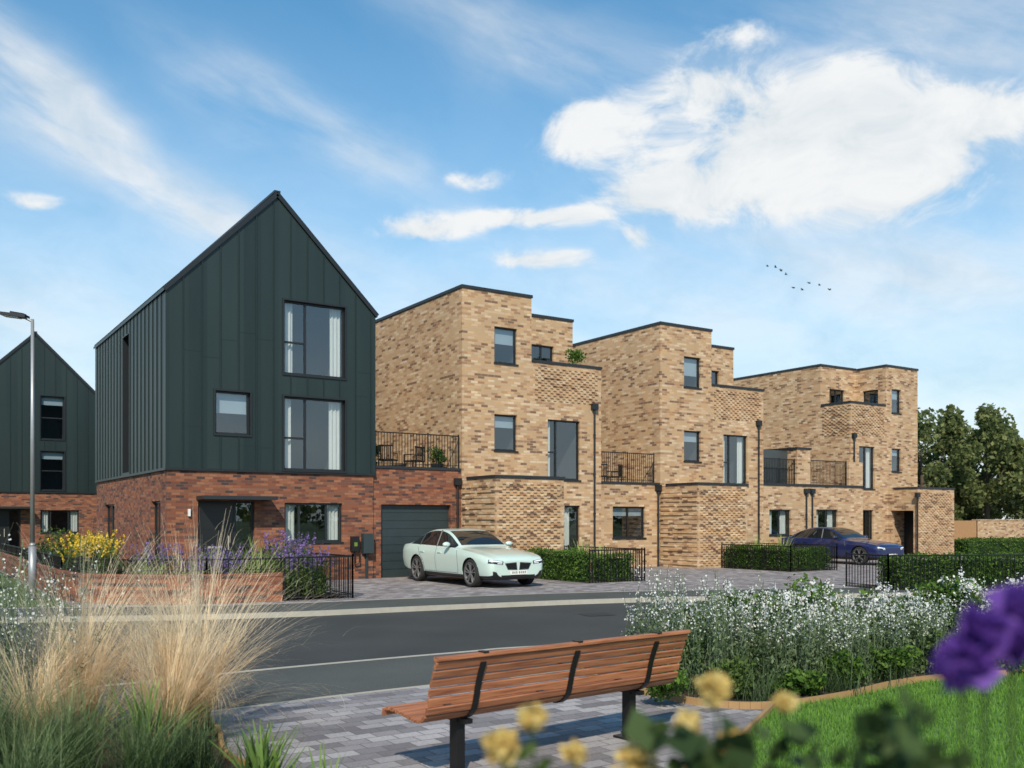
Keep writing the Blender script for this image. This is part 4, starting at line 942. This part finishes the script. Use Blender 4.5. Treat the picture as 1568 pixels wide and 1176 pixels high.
# ------------------------------------------------------------------ near planting
def feather_grass(c,n,L,spread=.30,bend=1.05,per=16):
    """stems gathered in plumes: each plume is a sheaf of hair-fine awns following one arching direction"""
    e=empty('feather_grass'); m=max(4,n//per)
    az=rng.uniform(0,2*np.pi,m); lean=np.abs(rng.normal(0,spread,m)); bd=np.abs(rng.normal(bend,bend*.4,m)); LL=rng.uniform(.6,1.05,m)*L
    B0=np.array(c)[None,:]+rng.normal(0,.06,(m,3))*np.array([1,1,0])
    r=lambda x,k:np.repeat(x,k)
    def sheaf(k,w,ja,jb,l0,l1,seg=9):
        A=r(az,k)+rng.normal(0,ja,m*k); le=r(lean,k)+rng.normal(0,jb,m*k); bb=r(bd,k)+rng.normal(0,.22,m*k); l=r(LL,k)*rng.uniform(l0,l1,m*k)
        p=np.repeat(B0,k,0)+rng.normal(0,.012,(m*k,3))*np.array([1,1,0]); dh=np.stack([np.cos(A),np.sin(A),0*A],1); sd=np.stack([-np.sin(A+.7),np.cos(A+.7),0*A],1)
        V=[]
        for i in range(seg+1):
            t=i/seg; ww=w*(1-.8*t)
            V.append((p-sd*ww/2,p+sd*ww/2)); an=le+bb*t
            p=p+(l/seg)[:,None]*(dh*np.sin(an)[:,None]+np.array([0,0,1.])*np.cos(an)[:,None])
        return V
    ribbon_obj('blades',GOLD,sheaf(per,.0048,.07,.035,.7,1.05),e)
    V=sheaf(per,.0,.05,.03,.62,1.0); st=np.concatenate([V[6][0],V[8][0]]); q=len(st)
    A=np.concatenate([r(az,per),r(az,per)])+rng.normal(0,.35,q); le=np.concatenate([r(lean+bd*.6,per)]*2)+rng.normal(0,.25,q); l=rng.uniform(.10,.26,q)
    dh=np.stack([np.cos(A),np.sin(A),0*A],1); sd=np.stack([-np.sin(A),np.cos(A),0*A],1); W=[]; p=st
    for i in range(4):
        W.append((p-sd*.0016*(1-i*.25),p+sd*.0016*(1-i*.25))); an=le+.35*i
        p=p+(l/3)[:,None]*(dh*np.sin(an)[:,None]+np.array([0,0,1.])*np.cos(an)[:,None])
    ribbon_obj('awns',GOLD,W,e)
for c,n,L in (((-4.1,-18.5,0),900,1.95),((-4.95,-18.2,0),820,1.9),((-4.45,-19.1,0),580,1.5),((-5.35,-18.9,0),430,1.3)):
    feather_grass(c,n,L)
for c,L,n in (((-5.3,-19.9,0),.9,600),((-5.7,-19.3,0),.95,600),((-4.9,-20.3,0),.75,500),((-5.6,-20.6,0),.8,500),((-6.2,-19.8,0),.9,400),((-4.5,-20.0,0),.6,350)):
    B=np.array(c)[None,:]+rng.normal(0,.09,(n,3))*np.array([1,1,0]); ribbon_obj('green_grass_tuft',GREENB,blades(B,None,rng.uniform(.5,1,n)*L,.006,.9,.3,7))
for c,L,n in (((-4.75,-19.7,0),.75,45),((-4.25,-20.6,0),.55,40),((-4.35,-21.0,0),.6,30),((-4.2,-21.6,0),.55,30)):
    spiky('strap_leaf_plant',c,n,L,GREENL,.035,.35,.4)
spikes('white_flower_shrub',(-5.6,-18.1,0),120,(.5,.35),1.4,SAGE,WPET,fl=12,fsize=.02,fstart=.6,lean=.25,leafn=26,leafsize=.035)
spikes('white_flower_shrub',(-6.4,-18.3,0),110,(.5,.35),1.5,SAGE,WPET,fl=10,fsize=.02,fstart=.6,lean=.25,leafn=30,leafsize=.035)
for (x,y,rx,ry,h,n) in ((.8,-19.3,.5,.7,1.02,160),(1.6,-19.8,.5,.5,.9,130),(2.3,-19.95,.5,.45,.78,105),(3.1,-19.8,.6,.5,.85,110),(4.1,-20.0,.7,.5,.76,105),(5.2,-20.4,.8,.6,.85,115),(6.6,-21.0,.9,.7,.9,120)):
    spikes('white_flower_spikes',(x,y,0),n,(rx,ry),h,SAGE,WPET,hvar=.28,fl=12,fsize=.022,fstart=.66,lean=.11,leafn=50,leafsize=.045,wid=.03)
for (x,y,r,h) in ((1.2,-18.9,.5,.62),(2.2,-19.0,.6,.70),(3.1,-19.15,.6,.82),(4.1,-19.4,.6,.66),(5.2,-19.6,.6,.78),(6.4,-20.1,.7,.7)):
    e_,cs,rs_=bush('white_blossom_shrub',(x,y,0),r,HEDGE,4200,.07,h,lumps=11)
    m=46; idx=rng.integers(0,len(cs),m); d=unit(rng.normal(size=(m,3))*.8+np.array([-.2,-.3,.8])); cc=cs[idx]+d*rs_[idx][:,None]*1.05
    P=np.repeat(cc,30,0)+rng.normal(0,.03,(m*30,3))*np.array([1,1,1.5]); np_quads('blossom',WPET,leaves(P,.034,.8),e_)
for (x,y,r,h) in ((.75,-20.0,.35,.3),(1.5,-20.25,.3,.25),(2.2,-20.3,.3,.3),(3.0,-20.2,.35,.3),(3.9,-20.35,.35,.35),(4.8,-20.6,.35,.3),(.7,-19.3,.35,.5),(1.7,-19.6,.4,.45),(2.7,-19.7,.4,.5),(3.7,-19.8,.4,.55),(4.7,-20.1,.4,.5)):
    bush('low_shrub',(x,y,0),r,random.choice([SHRUB,HEDGE,HEDGE]),1400,.055,h)
for (x,y) in ((.9,-20.2),(1.9,-20.35),(2.9,-20.2)):
    n=160;B=np.array([x,y,0.])[None,:]+rng.normal(0,.12,(n,3))*np.array([1,1,0]); ribbon_obj('grass_tuft',GREENB,blades(B,None,rng.uniform(.5,1,n)*.45,.008,.8,.4,5))
bush('shrub',(.0,-19.9,0),.35,HEDGE,1500,.045,.3)
def stem(o,a,b,r=.004):
    a=Vector(a);b=Vector(b); prev=a
    for i in range(1,7):
        t=i/6; p=a.lerp(b,t)+Vector((math.sin(t*math.pi)*.03,math.sin(t*math.pi)*.02,0)); o.cyl('stems',DKLEAF,prev,p,r,n=6); prev=p
def bloom(parent,name,c,r,n,mat,size):
    d=unit(rng.normal(size=(n,3))); P=np.array(c)+d*(rng.random((n,1))**.5)*r; np_quads(name,mat,leaves(P,size,.8),parent)
o=Obj('yellow_rose_plant'); YR=[(-5.525,-25.657,1.527,.017),(-5.56,-25.634,1.490,.021),(-5.405,-25.736,1.475,.026),(-5.315,-25.795,1.568,.022),(-5.345,-25.773,1.520,.017),(-5.476,-25.689,1.48,.011),(-5.236,-25.846,1.55,.010),(-5.30,-25.812,1.495,.018),(-5.43,-25.74,1.445,.022)]
for (x,y,z,r) in YR: stem(o,(x+.03,y-.02,.0),(x,y,z),.0022)
e=o.done()
for (x,y,z,r) in YR: bloom(e,'petals',(x,y,z),r,110,CREAM,.019)
for i in range(34):
    c=(rng.uniform(-5.38,-4.95),0,rng.uniform(1.2,1.53)); c=(c[0],-25.76-(c[0]+5.38)*.65+rng.uniform(-.04,.04),c[2]-(0.02 if c[0]<-5.2 else 0)); bloom(e,'leaves',c,.05,16,DKLEAF,.045)
for i in range(14):
    c=(rng.uniform(-5.6,-5.2),0,rng.uniform(1.3,1.46)); c=(c[0],-25.62-(c[0]+5.6)*.65,c[2]); bloom(e,'leaves',c,.04,10,SHRUB,.032)
o=Obj('purple_flower_plant'); PR=[(-5.315,-26.155,1.65,.024),(-5.30,-26.17,1.685,.023),(-5.25,-26.19,1.705,.025),(-5.265,-26.18,1.675,.02)]
for (x,y,z,r) in PR: stem(o,(x+.05,y+.03,0),(x,y,z),.0022)
e=o.done()
for (x,y,z,r) in PR: bloom(e,'petals',(x,y,z),r,110,PURP,.030)
for i in range(14):
    c=(rng.uniform(-5.42,-5.2),rng.uniform(-26.2,-26.0),rng.uniform(1.4,1.6)); bloom(e,'leaves',c,.03,8,DKLEAF,.035)
# ------------------------------------------------------------------ world, sun
SUN_EL=math.radians(40); sv=Vector((-.66,-.88,0)).normalized()
w=bpy.data.worlds.new('World'); scene.world=w; w.use_nodes=True; nt=w.node_tree
bg=nt.nodes['Background']; sky=N(nt,'ShaderNodeTexSky'); sky.sky_type='NISHITA'; sky.sun_disc=False; sky.sun_elevation=SUN_EL
sky.sun_rotation=math.atan2(sv.x,sv.y)%(2*math.pi); sky.air_density=1.0; sky.dust_density=.5; sky.ozone_density=1.5
tc=N(nt,'ShaderNodeTexCoord'); dv=tc.outputs['Generated']
sp=N(nt,'ShaderNodeSeparateXYZ'); nt.links.new(dv,sp.inputs[0])
az=M(nt,'ARCTAN2',sp.outputs[0],sp.outputs[1]); el=M(nt,'ARCSINE',sp.outputs[2])
az0=math.atan2(.5476,.8368)
def VM(op,a,b=None,c=None):
    n=nt.nodes.new('ShaderNodeVectorMath'); n.operation=op
    for i,v in enumerate((a,b,c)):
        if v is None: continue
        if isinstance(v,tuple): n.inputs[i].default_value=v
        else: nt.links.new(v,n.inputs[i])
    return n
cb=N(nt,'ShaderNodeCombineXYZ'); nt.links.new(az,cb.inputs[0]); nt.links.new(el,cb.inputs[1]); ae=cb.outputs[0]
sc1=VM('MULTIPLY',ae,(5.0,8.0,1)).outputs[0]
nw=N(nt,'ShaderNodeTexNoise'); nw.inputs['Scale'].default_value=1.1; nw.inputs['Detail'].default_value=2; nt.links.new(sc1,nw.inputs['Vector'])
wv=VM('MULTIPLY_ADD',nw.outputs['Color'],(.12,.07,0),(-.06,-.035,0)).outputs[0]
aw=VM('ADD',ae,wv).outputs[0]
n1=noise(nt,VM('MULTIPLY_ADD',wv,(8,8,0),sc1).outputs[0],2.1,7,.62)
TL=.40
sw=N(nt,'ShaderNodeSeparateXYZ'); nt.links.new(aw,sw.inputs[0])
cb3=N(nt,'ShaderNodeCombineXYZ'); nt.links.new(sw.outputs[0],cb3.inputs[0]); nt.links.new(M(nt,'MULTIPLY_ADD',sw.outputs[0],TL,sw.outputs[1]),cb3.inputs[1]); awt=cb3.outputs[0]
def blobs(L,vec,tilt=0):
    tot=0.0
    for (u,v,su,sv_,amp) in L:
        r=(u-784)/1450; a=az0+math.atan(r); e=math.atan((796-v)/1450*math.cos(math.atan(r)))+tilt*a
        ia=1450/su; ie=1450/sv_
        d=VM('MULTIPLY_ADD',vec,(ia,ie,0),(-a*ia,-e*ie,0)).outputs[0]
        q=VM('DOT_PRODUCT',d,d).outputs['Value']
        tot=M(nt,'MULTIPLY_ADD',M(nt,'POWER',.3679,q),amp,tot)
    return tot
hard=blobs([(1240,235,230,75,1.25),(1060,128,85,26,.8),(1000,300,90,30,1.0),(1460,190,140,34,.9),(905,205,75,32,.75),(640,360,85,20,1.1),(800,335,95,22,.85),(830,412,70,16,1.0),(870,335,40,12,.4),(1110,60,90,26,.5),(720,262,70,16,.55),(1180,160,120,40,.6),(1330,300,130,34,.6),(950,362,30,14,.8),(40,297,40,14,.7)],aw)
soft=blobs([(150,225,260,42,1.25),(470,190,170,50,.9),(820,70,220,60,.6),(330,330,200,30,.5),(60,110,200,30,.6)],awt,TL)
soft2=blobs([(1420,80,320,100,.75),(1400,400,450,110,.75),(250,480,500,60,.6)],aw)
def sstep(x,a,b):
    n=N(nt,'ShaderNodeMapRange'); n.interpolation_type='SMOOTHSTEP'; n.inputs[1].default_value=a; n.inputs[2].default_value=b; nt.links.new(x,n.inputs[0]); return n.outputs[0]
hm=M(nt,'ADD',hard,M(nt,'MULTIPLY',M(nt,'SUBTRACT',n1,.5),3.2))
hmask=M(nt,'MULTIPLY',sstep(hm,.15,.95),sstep(hard,.05,.5))
cb2=N(nt,'ShaderNodeCombineXYZ')
nt.links.new(M(nt,'MULTIPLY',az,4.0),cb2.inputs[0]); nt.links.new(M(nt,'MULTIPLY',M(nt,'MULTIPLY_ADD',az,.35,el),13.0),cb2.inputs[1])
n2=noise(nt,cb2.outputs[0],1.0,6,.6)
smask=M(nt,'MULTIPLY',M(nt,'MULTIPLY',M(nt,'ADD',soft,soft2),sstep(n2,.25,.72)),.9)
haze=M(nt,'MULTIPLY',M(nt,'EXPONENT',M(nt,'MULTIPLY',M(nt,'POWER',M(nt,'MULTIPLY',M(nt,'ABSOLUTE',el),1/.28),2.0),-1)),.90)
f=M(nt,'SUBTRACT',1,M(nt,'MULTIPLY',M(nt,'SUBTRACT',1,hmask),M(nt,'MULTIPLY',M(nt,'SUBTRACT',1,M(nt,'MINIMUM',smask,.75)),M(nt,'SUBTRACT',1,haze))))
skc=mixc(nt,1.0,sky.outputs[0],(.74,1.58,1.76),'MULTIPLY')
shade=ramp(nt,n1,[(.32,(7.0,7.7,8.2)),(.6,(9.0,9.2,9.3))])
nt.links.new(mixc(nt,f,skc,shade),bg.inputs[0]); bg.inputs[1].default_value=.1
try: w.cycles.sampling_method='MANUAL'; w.cycles.sample_map_resolution=512
except Exception: pass
sl=bpy.data.lights.new('sun','SUN'); sl.energy=4.9; sl.angle=math.radians(.5); sl.color=(1,.88,.71)
so=bpy.data.objects.new('sun',sl); COL.objects.link(so)
dirv=Vector((sv.x*math.cos(SUN_EL),sv.y*math.cos(SUN_EL),math.sin(SUN_EL))); so.rotation_euler=dirv.to_track_quat('Z','Y').to_euler()
# ------------------------------------------------------------------ camera
cd=bpy.data.cameras.new('camera'); cam=bpy.data.objects.new('camera',cd); COL.objects.link(cam); scene.camera=cam
cam.location=(-6.26,-26.73,1.8); cam.rotation_euler=(math.radians(90),0,-az0); cd.lens=1450/1568*36; cd.sensor_width=36; cd.shift_y=208/1568
cd.clip_start=.05; cd.clip_end=4000; cd.dof.use_dof=True; cd.dof.focus_distance=14; cd.dof.aperture_fstop=2.3
scene.view_settings.view_transform='Standard'; scene.view_settings.look='None'; scene.view_settings.exposure=0
